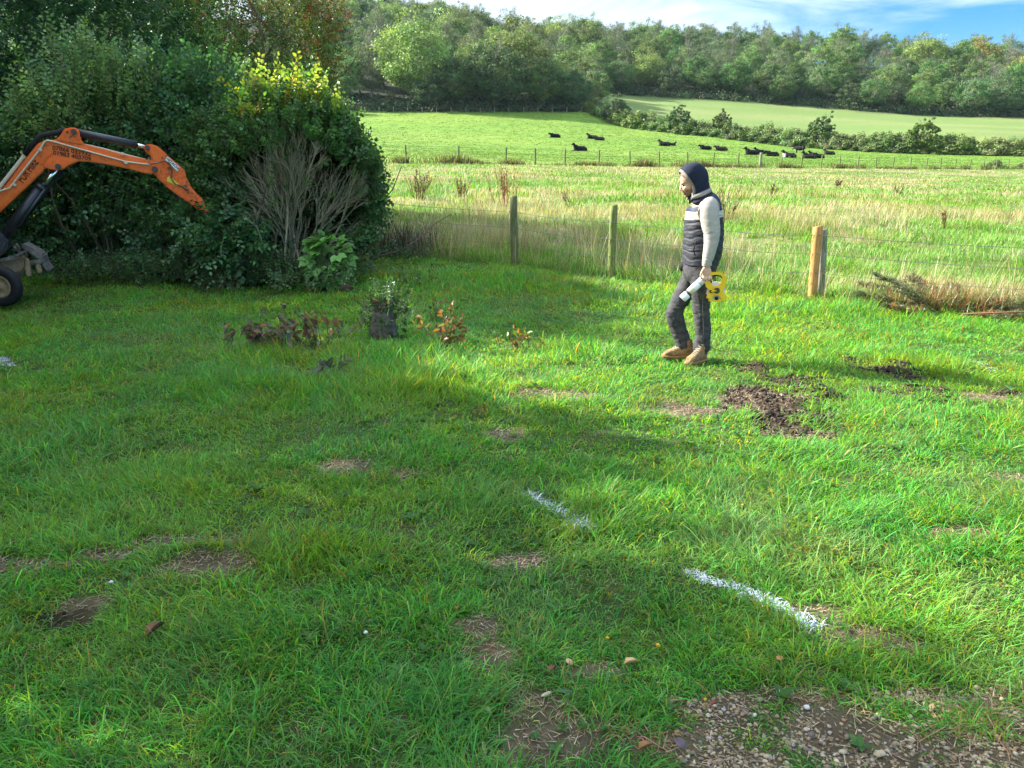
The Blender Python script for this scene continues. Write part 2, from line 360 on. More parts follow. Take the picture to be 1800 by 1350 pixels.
n4 = fbm(gx_*.22, gy_*.5, 22, 4)
c = lerp(c, lerp(np.array([.09, .13, .03])+0*c, np.array([.24, .20, .10]), np.clip((n4-.42)*4, 0, 1)), rough)
fieldm = 1/(1+np.exp(-(gy_-far_fence_y(gx_)+.5)*1.5))
n5 = fbm(gx_*.05, gy_*.09, 25, 4); n6 = fbm(gx_*.6, gy_*1.6, 26, 3)
fc = lerp(np.array([.105, .190, .022])+0*c, np.array([.14, .21, .03]), np.clip((n5-.4)*3, 0, 1))*(.8+.4*n6[..., None])
c = lerp(c, fc, fieldm)
up = (gx_ > HEDGE[0, 0])*1/(1+np.exp(-(gy_-hedge_y(gx_))*1.0))
uc = lerp(np.array([.115, .175, .045])+0*c, np.array([.165, .195, .065]), np.clip((fbm(gx_*.03, gy_*.12, 41, 4)-.4)*3, 0, 1))
c = lerp(c, uc, up)
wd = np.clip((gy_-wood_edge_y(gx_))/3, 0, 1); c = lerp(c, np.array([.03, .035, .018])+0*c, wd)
acc = Acc(); ny, nx = gx_.shape
ii = np.arange(ny-1)[:, None]*nx + np.arange(nx-1)[None, :]
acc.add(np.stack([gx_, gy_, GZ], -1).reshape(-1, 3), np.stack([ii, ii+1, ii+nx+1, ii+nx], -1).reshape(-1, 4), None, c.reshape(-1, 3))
m, t = mat_new('ground'); l = t.links.new
at = N(t, 'ShaderNodeAttribute', attribute_name='col'); tcn = N(t, 'ShaderNodeTexCoord')
na = N(t, 'ShaderNodeTexNoise'); na.inputs['Scale'].default_value = 45; na.inputs['Detail'].default_value = 8; na.inputs['Roughness'].default_value = .7
nb = N(t, 'ShaderNodeTexNoise'); nb.inputs['Scale'].default_value = 1.3; nb.inputs['Detail'].default_value = 8; nb.inputs['Roughness'].default_value = .7
l(tcn.outputs['Object'], na.inputs['Vector']); l(tcn.outputs['Object'], nb.inputs['Vector'])
mm = N(t, 'ShaderNodeMath', operation='ADD'); l(na.outputs['Fac'], mm.inputs[0]); l(nb.outputs['Fac'], mm.inputs[1])
mr = N(t, 'ShaderNodeMapRange'); mr.inputs['From Min'].default_value = .6; mr.inputs['From Max'].default_value = 1.4; mr.inputs['To Min'].default_value = .62; mr.inputs['To Max'].default_value = 1.38
l(mm.outputs[0], mr.inputs['Value']); hs = N(t, 'ShaderNodeHueSaturation'); l(mr.outputs[0], hs.inputs['Value']); l(at.outputs['Color'], hs.inputs['Color'])
p = N(t, 'ShaderNodeBsdfPrincipled'); p.inputs['Roughness'].default_value = .95; p.inputs['Specular IOR Level'].default_value = .15
b = N(t, 'ShaderNodeBump'); b.inputs['Strength'].default_value = .8; b.inputs['Distance'].default_value = .02; l(na.outputs['Fac'], b.inputs['Height'])
b2 = N(t, 'ShaderNodeBump'); b2.inputs['Strength'].default_value = .5; b2.inputs['Distance'].default_value = .25; l(nb.outputs['Fac'], b2.inputs['Height']); l(b.outputs[0], b2.inputs['Normal'])
l(b2.outputs[0], p.inputs['Normal']); l(hs.outputs[0], p.inputs['Base Color']); o = N(t, 'ShaderNodeOutputMaterial'); l(p.outputs[0], o.inputs['Surface'])
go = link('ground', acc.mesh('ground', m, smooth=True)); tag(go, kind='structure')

# ------------------------------------------------------------------ grass blades
def grass(acc, x, y, Ln, Wd, az, a0, a1, col, nseg=3, z0=None, z_off=-.004):
    n = len(x); z = (gz(x, y) if z0 is None else z0) + z_off
    cur = np.stack([x, y, z], 1); h = np.stack([np.cos(az), np.sin(az)], 1)
    tw = az + np.pi/2 + rnd(n, -.9, .9); wv = np.stack([np.cos(tw), np.sin(tw), np.zeros(n)], 1)
    pts = []; ds = Ln/nseg
    for k in range(nseg):
        w = Wd*(1.0-.35*(k/nseg)**1.5)/2 if k else Wd*.35
        pts += [cur - wv*w[:, None], cur + wv*w[:, None]]
        a = a0 + (a1-a0)*(k+.5)/nseg
        cur = cur + np.stack([h[:, 0]*np.sin(a)*ds, h[:, 1]*np.sin(a)*ds, np.cos(a)*ds], 1)
        if k >= 1: cur[:, 2] = np.maximum(cur[:, 2], z+.006)
    pts.append(cur); k = 2*nseg+1; v = np.stack(pts, 1).reshape(-1, 3)
    i = np.arange(n)[:, None]*k
    q = np.concatenate([i+np.array([2*s, 2*s+1, 2*s+3, 2*s+2]) for s in range(nseg-1)]) if nseg > 1 else None
    t_ = i+np.array([2*nseg-2, 2*nseg-1, 2*nseg])
    acc.add(v, q, t_, np.repeat(col, k, axis=0))
def band(y0, y1, dens, margin=.82, xoff=.8):
    n = int(dens*margin*(y1*y1-y0*y0) + dens*2*xoff*(y1-y0)); y = np.sqrt(rnd(n, y0*y0, y1*y1)); return rnd(n, -1, 1)*(margin*y+xoff), y
LINE = [([(925, 868), (960, 890), (1000, 912), (1047, 942)], .034), ([(1215, 1008), (1320, 1042), (1375, 1066), (1425, 1092)], .031), ([(-40, 615), (0, 630), (18, 640)], .05), ([(1715, 632), (1750, 650)], .05)]
LINEW = [([hit(*p) for p in pl], w) for pl, w in LINE]
def line_d(x, y):
    d = np.full(np.shape(x), 9.0); wh = np.zeros(np.shape(x), int)
    for li, (pl, w) in enumerate(LINEW):
        for (ax, ay), (bx, by) in zip(pl, pl[1:]):
            t_ = np.clip(((x-ax)*(bx-ax)+(y-ay)*(by-ay))/((bx-ax)**2+(by-ay)**2), 0, 1)
            e = np.hypot(x-ax-t_*(bx-ax), y-ay-t_*(by-ay))/w; wh = np.where(e < d, li, wh); d = np.minimum(d, e)
    return d, wh
G_COL = [(.087, .320, .042), (.060, .245, .042), (.122, .370, .044), (.180, .400, .050), (.070, .270, .072), (.29, .28, .11)]
G_P = [.32, .22, .22, .11, .08, .05]
def lawn_cols(x, y, n):
    c = pick(G_COL, n, G_P); f = fbm(x*1.1, y*1.1, 61, 3)
    warm = np.clip((f-.45)*4, 0, 1)[:, None]; c = c*(1-warm*.35) + np.array([.22, .38, .04])*warm*.35
    c2 = fbm(x*.7+9, y*.7, 66, 3); cool = np.clip((c2-.5)*4, 0, 1)[:, None]; c = c*(1-cool*.35) + np.array([.06, .24, .07])*cool*.35
    dull = np.clip((fbm(x*1.6+4, y*1.6, 68, 4)-.54)*5, 0, 1)[:, None]; c = c*(1-dull*.4)+np.array([.17, .24, .10])*dull*.4
    return jit(c, n, .2, .08)
grass_m = leaf_mat('grass_blade', trans=.48, rough=.5, spec=.22, yell=(2.55, 1.38, .38))
lawn = Acc(); paint = [Acc() for _ in LINE]
LONG = [spot(*a) for a in [(620, 690, 260, 40), (450, 640, 120, 26), (1000, 620, 120, 22), (1620, 640, 90, 20), (540, 980, 180, 50), (700, 640, 160, 20), (880, 500, 260, 20), (1300, 540, 400, 22)]]
for y0, y1, dens, W, ns in [(1.15, 2.6, 19000, .0036, 3), (2.6, 4.2, 13000, .0043, 3), (4.2, 6.5, 8000, .0052, 3), (6.5, 9.5, 4800, .0070, 3), (9.5, 14.8, 2800, .0095, 2)]:
    xo_ = 1.5 if y0 < 6 else 1.0; x, y = band(y0, y1, dens*.35, .76, xo_); xt, yt = band(y0, y1, dens*.65/13, .76, xo_); nt_ = len(xt); bt = np.repeat(np.arange(nt_), 13); st_ = (.014+.05*rnd(nt_)**1.6)*(1+y0/8); ob = rng.normal(size=(len(bt), 2)); az_t = np.arctan2(ob[:, 1], ob[:, 0])
    TI = np.concatenate([np.full(len(x), -1), bt]); AZ0 = np.concatenate([np.zeros(len(x)), az_t]); x = np.concatenate([x, xt[bt]+ob[:, 0]*st_[bt]]); y = np.concatenate([y, yt[bt]+ob[:, 1]*st_[bt]]); TL_ = rnd(nt_, .6, 1.5); TC_ = 1+rng.normal(0, .17, (nt_, 3))*np.array([1.3, 1, .8])
    k = (y < near_fence_y(x)+.1) & (y > .9); x, y, TI, AZ0 = x[k], y[k], TI[k], AZ0[k]
    near_ = y < 9
    th = np.where(near_, mask(THATCH, x, y), 0); so = np.where(near_, mask(SOIL, x, y), 0); gr = np.where(near_, mask(GRAVEL, x, y), 0); tf = np.where(near_, mask(TUFT, x, y), 0)
    clump = fbm(x*6, y*6, 71, 3); big = fbm(x*1.5, y*1.5, 73, 3)
    keep = np.clip(.5+1.5*(clump-.35), .35, 1)*(1-.80*th)*(1-.96*so)*(1-.96*gr); keep = np.maximum(keep, tf*.9)
    k = rnd(len(x)) < keep; x, y, th, so, gr, tf, clump, big, TI, AZ0 = [a[k] for a in (x, y, th, so, gr, tf, clump, big, TI, AZ0)]
    n = len(x)
    lg = mask(LONG, x, y, 1, 15, .4)
    Ln = (.036+.066*np.clip((big-.3)*1.9, 0, 1)*(.6+.8*clump)+.05*lg)*rnd(n, .5, 1.35)*(1-.55*np.maximum(th, gr)*(1-tf))*(1+.25*tf)
    Ln = Ln*np.where(rnd(n) < .02, 1.7, 1)
    flow = (fbm(x*.9, y*.9, 81, 3)-.5)*14; flow2 = (fbm(x*3.5, y*3.5, 85, 2)-.5)*5
    az = flow + flow2 + rng.normal(0, 1.15, n)
    tt = TI >= 0; az = np.where(tt, AZ0+rng.normal(0, .5, n)+np.sin(flow-AZ0)*.7, az); Ln = np.where(tt, Ln*TL_[TI]*1.18, Ln)
    a0 = np.abs(rng.normal(.32, .28, n)); a1 = a0 + rnd(n, .6, 2.3)*(1-.35*lg)
    col = lawn_cols(x, y, n); col = np.where(tt[:, None], (col*TC_[TI]).clip(.01, .9), col)
    dry = (rnd(n) < .5*np.maximum(th, gr)) | (rnd(n) < .015); col[dry] = jit((.33, .25, .15), int(dry.sum()), .3, .08); a1[dry] += .7; a0[dry] += .5
    d, wh = line_d(x, y)
    edge = d + (fbm(x*30, y*30, 91, 2)-.5)*1.3
    pm = (edge < 1) & (rnd(n) < .93) & ~((wh == 3) & (rnd(n) < .6)) & ~((wh == 0) & (fbm(x*18, y*18, 5, 2) < .36))
    Wv = W*1.08*rnd(n, .55, 1.35)
    k = ~pm
    grass(lawn, x[k], y[k], Ln[k], Wv[k], az[k], a0[k], a1[k], col[k], ns)
    for li in range(len(LINE)):
        s_ = pm & (wh == li)
        if s_.any():
            cw = jit((.58, .64, .70), int(s_.sum()), .10, .02)
            grass(paint[li], x[s_], y[s_], Ln[s_]*.60, Wv[s_]*.9, az[s_], a0[s_]+.4, a1[s_]+.5, cw, ns)
            for q_ in range(4): ds_ = .012*rng.normal(size=(int(s_.sum()), 2)); grass(paint[li], x[s_]+ds_[:, 0], y[s_]+ds_[:, 1], Ln[s_]*.36, Wv[s_]*1.15, az[s_]+2*q_, a0[s_]+.7, a1[s_]+.6, cw*(.8+.2*rnd(len(cw)))[:, None], ns)
tag(link('lawn_grass', lawn.mesh('lawn_grass', grass_m)), 'bright green tufted lawn grass across the garden', 'grass', kind='stuff')
paint_m = leaf_mat('marking_paint', trans=.1, rough=.6, spec=.3, yell=(1, 1, 1))
for a, lb in zip(paint, ['short broken white paint line sprayed on the grass near the middle', 'longer solid white paint line sprayed on the grass beside the gravel', 'white paint mark on the lawn below the digger wheel, cut by the photo edge', 'faint white paint mark on lit grass beyond the turned soil']):
    if a.n: tag(link('paint_line', a.mesh('paint_line', paint_m)), lb, 'paint mark', 'white paint lines on the lawn')

# broad-leaved weeds and clover in the lawn
wa = Acc()
for y0, y1, dens, s in [(1.2, 3.5, 60, .030), (3.5, 7, 28, .035), (7, 11, 12, .045)]:
    x, y = band(y0, y1, dens, .74, .6); k = (y < near_fence_y(x)-.3) & (fbm(x*2, y*2, 33, 3) > .5); x, y = x[k], y[k]
    nl = 6; n = len(x)*nl; X = np.repeat(x, nl); Y = np.repeat(y, nl); az = np.tile(np.arange(nl)*2*np.pi/nl, len(x))+np.repeat(rnd(len(x), 0, 6), nl)+rnd(n, -.3, .3)
    d = np.stack([np.cos(az), np.sin(az), rnd(n, .1, .7)], 1); pos = np.stack([X, Y, gz(X, Y)+.01], 1)
    leaves(wa, pos, d, np.tile([0, 0, 1.], (n, 1)), s*rnd(n, .6, 1.4)*np.repeat(rnd(len(x), .6, 1.5), nl), .45, jit((.065, .175, .045), n, .2, .08))
tag(link('lawn_weeds', wa.mesh('lawn_weeds', grass_m)), 'low broad-leaved weeds scattered through the lawn', 'weeds', kind='stuff')

# ------------------------------------------------------------------ rough pasture between the fences
pa = Acc()
for y0, y1, dens, W, ns, hs in [(9.5, 16, 1100, .010, 3, 1.0), (16, 24, 520, .016, 2, 1.0), (24, 38, 220, .028, 2, .95), (38, 62, 75, .055, 2, .8), (62, 100, 22, .11, 2, .7)]:
    x, y = band(y0, y1, dens, .80, 1.5)
    d = y-near_fence_y(x); k = (d > -.12+.25*(fbm(x*3, y*0, 4, 2)-.5)) & (y < far_fence_y(x)); x, y, d = x[k], y[k], d[k]; n = len(x)
    tus = fbm(x*.9, y*.9, 101, 3); pat = fbm(x*.25, y*.45, 103, 4); clump = fbm(x*4, y*4, 104, 2)
    straw = np.clip((pat-.49)*4.0+.08+.28*np.exp(-np.maximum(d, 0)/1.2)*(.4+1.2*vn(x*.9, y*.9, 7)), .04, .62); straw = np.where(x < -1.2, straw*.6, straw)
    k = rnd(n) < np.clip(.25+1.6*(clump-.3), .1, 1); x, y, d, tus, straw, pat = [a[k] for a in (x, y, d, tus, straw, pat)]; n = len(x)
    is_s = rnd(n) < straw
    fade = np.clip(1-(y-30)/55, .35, 1)
    Ln = (.09+.24*np.clip((tus-.3)*2, 0, 1)+.12*np.exp(-np.maximum(d, 0)/1.3))*rnd(n, .4, 1.4)*hs*fade; Ln = np.where(is_s, Ln*1.2+.05*fade, Ln*.85)*np.where(rnd(n) < .03, 1.5, 1)
    az = (fbm(x*.5, y*.5, 107, 3)-.5)*12 + rng.normal(0, 1.0, n)
    a0 = np.abs(rng.normal(.12, .15, n)); a1 = a0+np.where(is_s, rnd(n, .05, .7), rnd(n, .4, 1.7))
    col = np.where(is_s[:, None], pick([(.40, .37, .20), (.31, .28, .14), (.48, .44, .27), (.27, .18, .11)], n, [.4, .25, .25, .10]), pick([(.11, .30, .03), (.17, .36, .04), (.085, .23, .03), (.22, .33, .06)], n))
    col = jit(col, n, .18, .07)
    grass(pa, x, y, Ln, np.where(is_s, W*.62, W)*rnd(n, .6, 1.3), az, a0, a1, col, ns)
tag(link('pasture_grass', pa.mesh('pasture_grass', leaf_mat('pasture_blade', trans=.4, rough=.55, spec=.3, yell=(1.2, 1.12, .65)))), 'tall rough pasture grass with straw stems behind the post fence', 'long grass', kind='stuff')

# short grazed grass of the cow field: small tussocks
fa = Acc()
for y0, y1, dens, W, h in [(48, 75, 9, .05, .10), (75, 110, 5, .08, .12), (110, 160, 2.6, .12, .14), (160, 230, 1.1, .18, .17)]:
    x, y = band(y0, y1, dens, .76, 2); k = (y > far_fence_y(x)) & (y < wood_edge_y(x)) & ((y < hedge_y(x)) | (x < HEDGE[0, 0])) & (fbm(x*.4, y*.8, 121, 3) > .42); x, y = x[k], y[k]
    nb_ = 5; X = np.repeat(x, nb_)+rnd(len(x)*nb_, -1, 1)*W*1.5; Y = np.repeat(y, nb_)+rnd(len(x)*nb_, -1, 1)*W; n = len(X)
    grass(fa, X, Y, h*rnd(n, .5, 1.2), W*rnd(n, .7, 1.3), rnd(n, 0, 6.28), np.abs(rng.normal(.3, .3, n)), rnd(n, .8, 1.6), jit(pick([(.10, .20, .03), (.15, .26, .04), (.065, .13, .025)], n), n, .2, .06), 1)
tag(link('field_grass', fa.mesh('field_grass', leaf_mat('field_blade', trans=.35, rough=.6, spec=.2))), 'short grazed green grass of the cattle field', 'grass', kind='stuff')
# fringe of uncut grass under the far fence
fr = Acc(); n = 26000; x = rnd(n, FARF[0, 0], FARF[-1, 0]); y = far_fence_y(x)+rng.normal(0, .22, n); k = rnd(n) < np.clip((fbm(x*.5, y*0, 131, 3)-.38)*4, .12, 1); x, y = x[k], y[k]; n = len(x)
grass(fr, x, y, rnd(n, .2, .6)*(.4+1.1*vn(x*.6, y*0, 8)), .05*rnd(n, .6, 1.2), rnd(n, 0, 6.28), np.abs(rng.normal(.1, .15, n)), rnd(n, .3, 1.3), jit(pick([(.24, .19, .10), (.11, .17, .04), (.07, .10, .03)], n), n, .2, .06), 2)
tag(link('fence_line_grass', fr.mesh('fence_line_grass', leaf_mat('fringe_blade', trans=.35, rough=.6, spec=.2))), 'uncut brownish grass along the foot of the distant fence', 'grass', kind='stuff')

# ------------------------------------------------------------------ dead stalks, gravel, soil crumbs
ds = Acc(); x, y = band(1.2, 7.5, 3000, .74, .5); w = np.maximum(mask(THATCH, x, y, 1.1), .8*mask(GRAVEL, x, y)); k = rnd(len(x)) < w*.9+.01; x, y = x[k], y[k]; n = len(x)
grass(ds, x, y, rnd(n, .015, .06), .0035*rnd(n, .5, 1.4)*(1+y/5), rnd(n, 0, 6.28), rnd(n, 1.1, 1.5), rnd(n, 1.3, 1.8), jit(pick([(.36, .27, .17), (.25, .17, .10), (.45, .36, .25)], n), n, .2, .06), 1, z_off=.006)
tag(link('dead_stalks', ds.mesh('dead_stalks', leaf_mat('straw', trans=.15, rough=.7, spec=.2, yell=(1, 1, 1)))), 'dry pale grass clippings lying on the bare lawn patches', 'dead grass', kind='stuff')
def pebbles(acc, x, y, s, col, flat=.6, sink=.25, irr=.28):
    ico = bmesh.new(); bmesh.ops.create_icosphere(ico, subdivisions=1, radius=1); V = np.array([v.co[:] for v in ico.verts]); F = np.array([[v.index for v in f.verts] for f in ico.faces]); ico.free()
    n = len(x); nv = len(V); sc = np.stack([s*rnd(n, .75, 1.35), s*rnd(n, .6, 1.0), s*flat*rnd(n, .7, 1.2)], 1)
    v = V[None]*sc[:, None]*(1+rng.normal(0, irr*.5, (n, nv, 1)).clip(-.35, .35)); a = rnd(n, 0, 6.28); ca, sa = np.cos(a)[:, None], np.sin(a)[:, None]
    X = v[..., 0]*ca - v[..., 1]*sa; Y = v[..., 0]*sa + v[..., 1]*ca
    z = gz(x, y) + s*flat*(1-2*sink)
    v = np.stack([X+x[:, None], Y+y[:, None], v[..., 2]+z[:, None]], -1)
    acc.add(v.reshape(-1, 3), None, (np.arange(n)[:, None, None]*nv + F[None]).reshape(-1, 3), np.repeat(col, nv, axis=0))
ga = Acc(); x, y = band(1.2, 3.2, 13000, .74, .6); g = mask(GRAVEL, x, y, 1.05); k = rnd(len(x)) < g*np.clip(.25+1.6*(fbm(x*4, y*4, 55, 2)-.25), .1, 1)+.002; x, y = x[k], y[k]; n = len(x)
s = .0034+.0062*rnd(n)**2.1; s[rnd(n) < .012] *= 1.6
pebbles(ga, x, y, s, jit(pick([(.29, .22, .135), (.21, .155, .095), (.37, .31, .22), (.14, .12, .095), (.25, .16, .085), (.34, .32, .29)], n, [.3, .24, .16, .15, .11, .04]), n, .18, .05))
stone_m = solid_mat('pebble', attr=True, rough=.75, spec=.35, noise=.2, nscale=120, bump=.0008, bscale=300)
tag(link('gravel', ga.mesh('gravel', stone_m, smooth=True)), 'tan and grey gravel showing through thin grass at the lawn corner', 'gravel', kind='stuff')
sa_ = Acc(); x, y = band(3.0, 8.2, 3600, .74, .5); g = mask(SOIL, x, y, 1.0); k = rnd(len(x)) < g*.7; x, y = x[k], y[k]
x2, y2 = band(1.9, 3.3, 2500, .8, .5); g = mask(SOIL, x2, y2, 1.15); k = rnd(len(x2)) < g*.8; x = np.concatenate([x, x2[k]]); y = np.concatenate([y, y2[k]]); n = len(x)
s = .003+.018*rnd(n)**4; s[rnd(n) < .012] *= 2.0; s *= np.where(y < 3.4, .6, 1)
pebbles(sa_, x, y, s, jit(pick([(.050, .037, .027), (.030, .023, .018), (.080, .060, .044)], n), n, .2, .05), .8, .2, .9)
tag(link('soil_crumbs', sa_.mesh('soil_crumbs', solid_mat('crumb', attr=True, rough=.95, spec=.1, noise=.3, nscale=90, bump=.003, bscale=150))), 'dark brown crumbs of dug soil lying on the lawn', 'soil', kind='stuff')
# ------------------------------------------------------------------ hillside wood
bark_m = solid_mat('bark', (.16, .135, .10), rough=.9, spec=.15, noise=.35, nscale=6, bump=.02, bscale=12, stretch=(1, 1, .3))
twig_m = solid_mat('twig', attr=True, rough=.85, spec=.2)
wood_leaf = leaf_mat('wood_leaf', trans=.28, rough=.6, spec=.2, objvar=.28)
def limb_paths(n, base, d, ln, k=5, wob=.12, up=.15):
    p = np.zeros((n, k, 3)); p[:, 0] = base; dd = unit(d)
    for i in range(1, k):
        dd = unit(dd + rng.normal(0, wob, (n, 3)) + np.array([0, 0, up/k])); p[:, i] = p[:, i-1] + dd*(ln/(k-1))[:, None]
    return p
def wood_tree(H, Wd, leafy, cols, nleaf, lsz, twiggy=0.0, low=.18, seed=0, tint_twig=(.17, .165, .13)):
    """trunk mesh and crown mesh; crown built of leaf clumps on radiating limbs, standing at the origin"""
    global rng
    rng = np.random.default_rng(seed)
    tr = Acc(); cr = Acc()
    tp = np.zeros((1, 7, 3)); tp[0, :, 2] = np.linspace(-.8, H*.8, 7); tp[0, 1:, :2] = np.cumsum(rng.normal(0, .18, (6, 2)), axis=0)
    tubes(tr, tp, np.linspace(H*.018, H*.005, 7)[None], 7, (.22, .20, .16))
    nb = 26; zi = rnd(nb, .10, .95); base = np.stack([np.interp(zi*H*.8, tp[0, :, 2], tp[0, :, 0]), np.interp(zi*H*.8, tp[0, :, 2], tp[0, :, 1]), zi*H*.8], 1)
    az = np.arange(nb)*2.4+rnd(nb, -.4, .4); el = np.interp(zi, [.2, 1], [.45, 1.25]) + rng.normal(0, .15, nb)
    d = np.stack([np.cos(az)*np.cos(el), np.sin(az)*np.cos(el), np.sin(el)], 1)
    ln = Wd*.5*np.interp(zi, [.1, .4, 1], [1.0, 1.05, .8])*rnd(nb, .75, 1.1)
    lp = limb_paths(nb, base, d, ln, 6, .16, .35)
    tubes(tr, lp, np.linspace(1, .2, 6)[None]*np.full((nb, 1), H*.006), 4, (.2, .18, .14))
    # twigs around the limbs
    nt_ = int(70+420*twiggy); bi = rng.integers(0, nb, nt_); ti = rng.integers(2, 6, nt_); tb = lp[bi, ti]; td = unit(lp[bi, ti]-lp[bi, ti-1])*.6 + sph(nt_)*.7 + np.array([0, 0, .45])
    tw = limb_paths(nt_, tb, td, rnd(nt_, 1.0, 2.4)*(H/14), 4, .25, .5)
    tubes(tr, tw, np.linspace(1, .35, 4)[None]*rnd(nt_, .025, .05)[:, None], 3, jit(tint_twig, nt_, .2, .04))
    # clumps at limb and twig ends
    nc = int(30*leafy); ci = rng.integers(0, nt_, nc); cc = tw[ci, 3]+sph(nc)*.3
    # outer shell clumps fill the outline
    ns_ = int(170*leafy); u = sph(ns_); lw = 1-.25*np.clip(-u[:, 2], 0, 1); sh = np.array([0, 0, H*.53])+u*np.array([Wd*.5, Wd*.5, H*.45])*(.72+.30*rnd(ns_))[:, None]*lw[:, None]
    cc = np.concatenate([cc, sh]); rad = rnd(len(cc), .8, 1.5)*(H/14)*Wd/12
    per = int(nleaf*1.45/len(cc)); n = per*len(cc); k = np.repeat(np.arange(len(cc)), per)
    o = sph(n)*(rnd(n)**.45)[:, None]*rad[k][:, None]*np.array([1.15, 1.15, .72]); pos = cc[k]+o
    keep = pos[:, 2] > H*low*rnd(n); pos = pos[keep]; o = o[keep]; k = k[keep]; n = len(pos)
    nr = unit(unit(o)+sph(n)*.8+np.array([0, 0, .5])); dd = np.cross(nr, sph(n))
    cc_ = pick(cols, len(cc)); cj = jit(cc_, len(cc), .16, .07)
    leaves(cr, pos, dd, nr, lsz*.82*rnd(n, .6, 1.35), .62, jit(cj[k], n, .16, .05), flat=True)
    return tr, cr
GREENS = [(.085, .175, .048), (.105, .20, .055), (.07, .15, .045), (.13, .21, .06)]
GREYS = [(.105, .175, .075), (.135, .19, .09), (.09, .155, .07)]
VAR = [('leafy', wood_tree(15, 14, 1.0, GREENS, 8500, .58, .2, seed=1)), ('leafy', wood_tree(14, 13, 1.0, [(.091, .169, .052), (.117, .202, .058)], 8000, .56, .3, seed=2)),
       ('pale', wood_tree(16, 15, 1.2, [(.169, .273, .078), (.195, .299, .091), (.143, .234, .072)], 10500, .58, .1, seed=3)), ('grey', wood_tree(15, 12.5, .9, GREYS, 5000, .48, 1.0, seed=4)),
       ('grey', wood_tree(14, 13, .85, GREYS, 4400, .48, 1.2, seed=5)), ('bare', wood_tree(14, 11, .6, [(.182, .195, .117)], 2000, .42, 1.6, seed=6)),
       ('dark', wood_tree(12, 13, 1.1, [(.058, .111, .046), (.072, .130, .052)], 8000, .52, 0, low=.05, seed=7)), ('leafy', wood_tree(13, 14, 1.0, GREENS+GREYS, 7500, .55, .5, seed=8))]
MESHES = []
for i, (kd, (tr, cr)) in enumerate(VAR):
    MESHES.append((kd, tr.mesh('trunk', [twig_m]), cr.mesh('crown', wood_leaf)))
LBL = {'leafy': 'mid-green leafy tree in the mass of the hillside wood', 'pale': 'pale yellow-green leafy tree in the mass of the hillside wood', 'grey': 'thin grey-green tree with showing limbs in the hillside wood',
       'bare': 'nearly leafless grey twiggy tree in the hillside wood', 'dark': 'low dark green tree in the shadowed part of the hillside wood'}
def put_tree(vi, x, y, s, rot, label=None, group=None, mesh=None, name='wood_tree'):
    kd, tm, cm = mesh or MESHES[vi]
    o = thing(name, label or LBL[kd], 'tree', (x, y, g1(x, y)-.2), group or 'trees of the hillside wood'); o.scale = (s, s, s*random.uniform(.93, 1.08)); o.rotation_euler = (0, 0, rot)
    for nm, me in (('trunk', tm), ('crown', cm)):
        c_ = bpy.data.objects.new(nm, me); COL.objects.link(c_); c_.parent = o
    return o
random.seed(21)
pts = []
def try_pt(x, y, dmin):
    for a, b, c_ in pts:
        if (a-x)**2+(b-y)**2 < (dmin*c_)**2: return False
    return True
kinds_front = [0, 1, 6, 7, 2, 6]; kinds_mid = [0, 1, 3, 4, 7, 3, 4, 5, 2]
# named trees first: (photo px, Y, variant, scale, label)
ORANGE = wood_tree(15, 13, 1.1, [(.20, .20, .05), (.16, .20, .05), (.22, .17, .06)], 8000, .55, .1, seed=12)
ORANGE = ('x', ORANGE[0].mesh('trunk', [twig_m]), ORANGE[1].mesh('crown', wood_leaf))
YEL = wood_tree(13, 13, 1.1, [(.24, .27, .05), (.20, .25, .06)], 8000, .55, .1, seed=13)
YEL = ('x', YEL[0].mesh('trunk', [twig_m]), YEL[1].mesh('crown', wood_leaf))
ONE = [(735, 226, 2, 1.35, 'big pale green spreading tree at the wood edge, first of the two great crowns', None), (905, 232, 2, 1.25, 'big bright green tree at the wood edge beside the dark one', None), (870, 221, 6, 1.35, 'dark blue-green tree in front of the big bright crown', None),
       (800, 222, 7, 1.0, 'ivy-hung tree between the two great pale crowns', None), (600, 226, 2, .85, 'pale rounded tree just above the cut bush', None), (955, 224, 0, .8, 'rounded mid-green tree at the wood edge with hanging lower boughs', None),
       (1700, 352, 0, 1.15, 'orange-brown autumn tree standing out on the skyline', ORANGE), (1770, 330, 0, .95, 'yellow-green tree at the wood top under the skyline', YEL), (1605, 350, 2, 1.15, 'broad green domed tree rising above the skyline', None),
       (1545, 300, 2, .7, 'small bright green tree low in the wood above the pale field', None), (660, 232, 3, .95, 'greyish thin-crowned tree behind the cut bush', None), (1000, 228, 6, .9, 'dark bushy tree at the corner where hedge and wood meet', None), (1104, 372, 7, 1.05, 'rounded mid-green tree in the saddle of the wooded skyline', None), (1458, 372, 0, 1.15, 'broad mid-green tree filling the dip of the skyline above the standing cow', None), (1470, 330, 1, 1.0, 'dense dark green tree halfway up the wood above the standing cow', None), (1425, 318, 0, 1.0, 'leafy green tree halfway up the wood above the upright hedge tree', None)]
for px, Y, vi, s, lb, me in ONE:
    x, y = _fx(px, Y), Y; put_tree(vi, x, y, s, random.uniform(0, 6), lb, mesh=me, group='single trees of the hillside wood'); pts.append((x, y, s*1.0))
cnt = 0; tries = 0
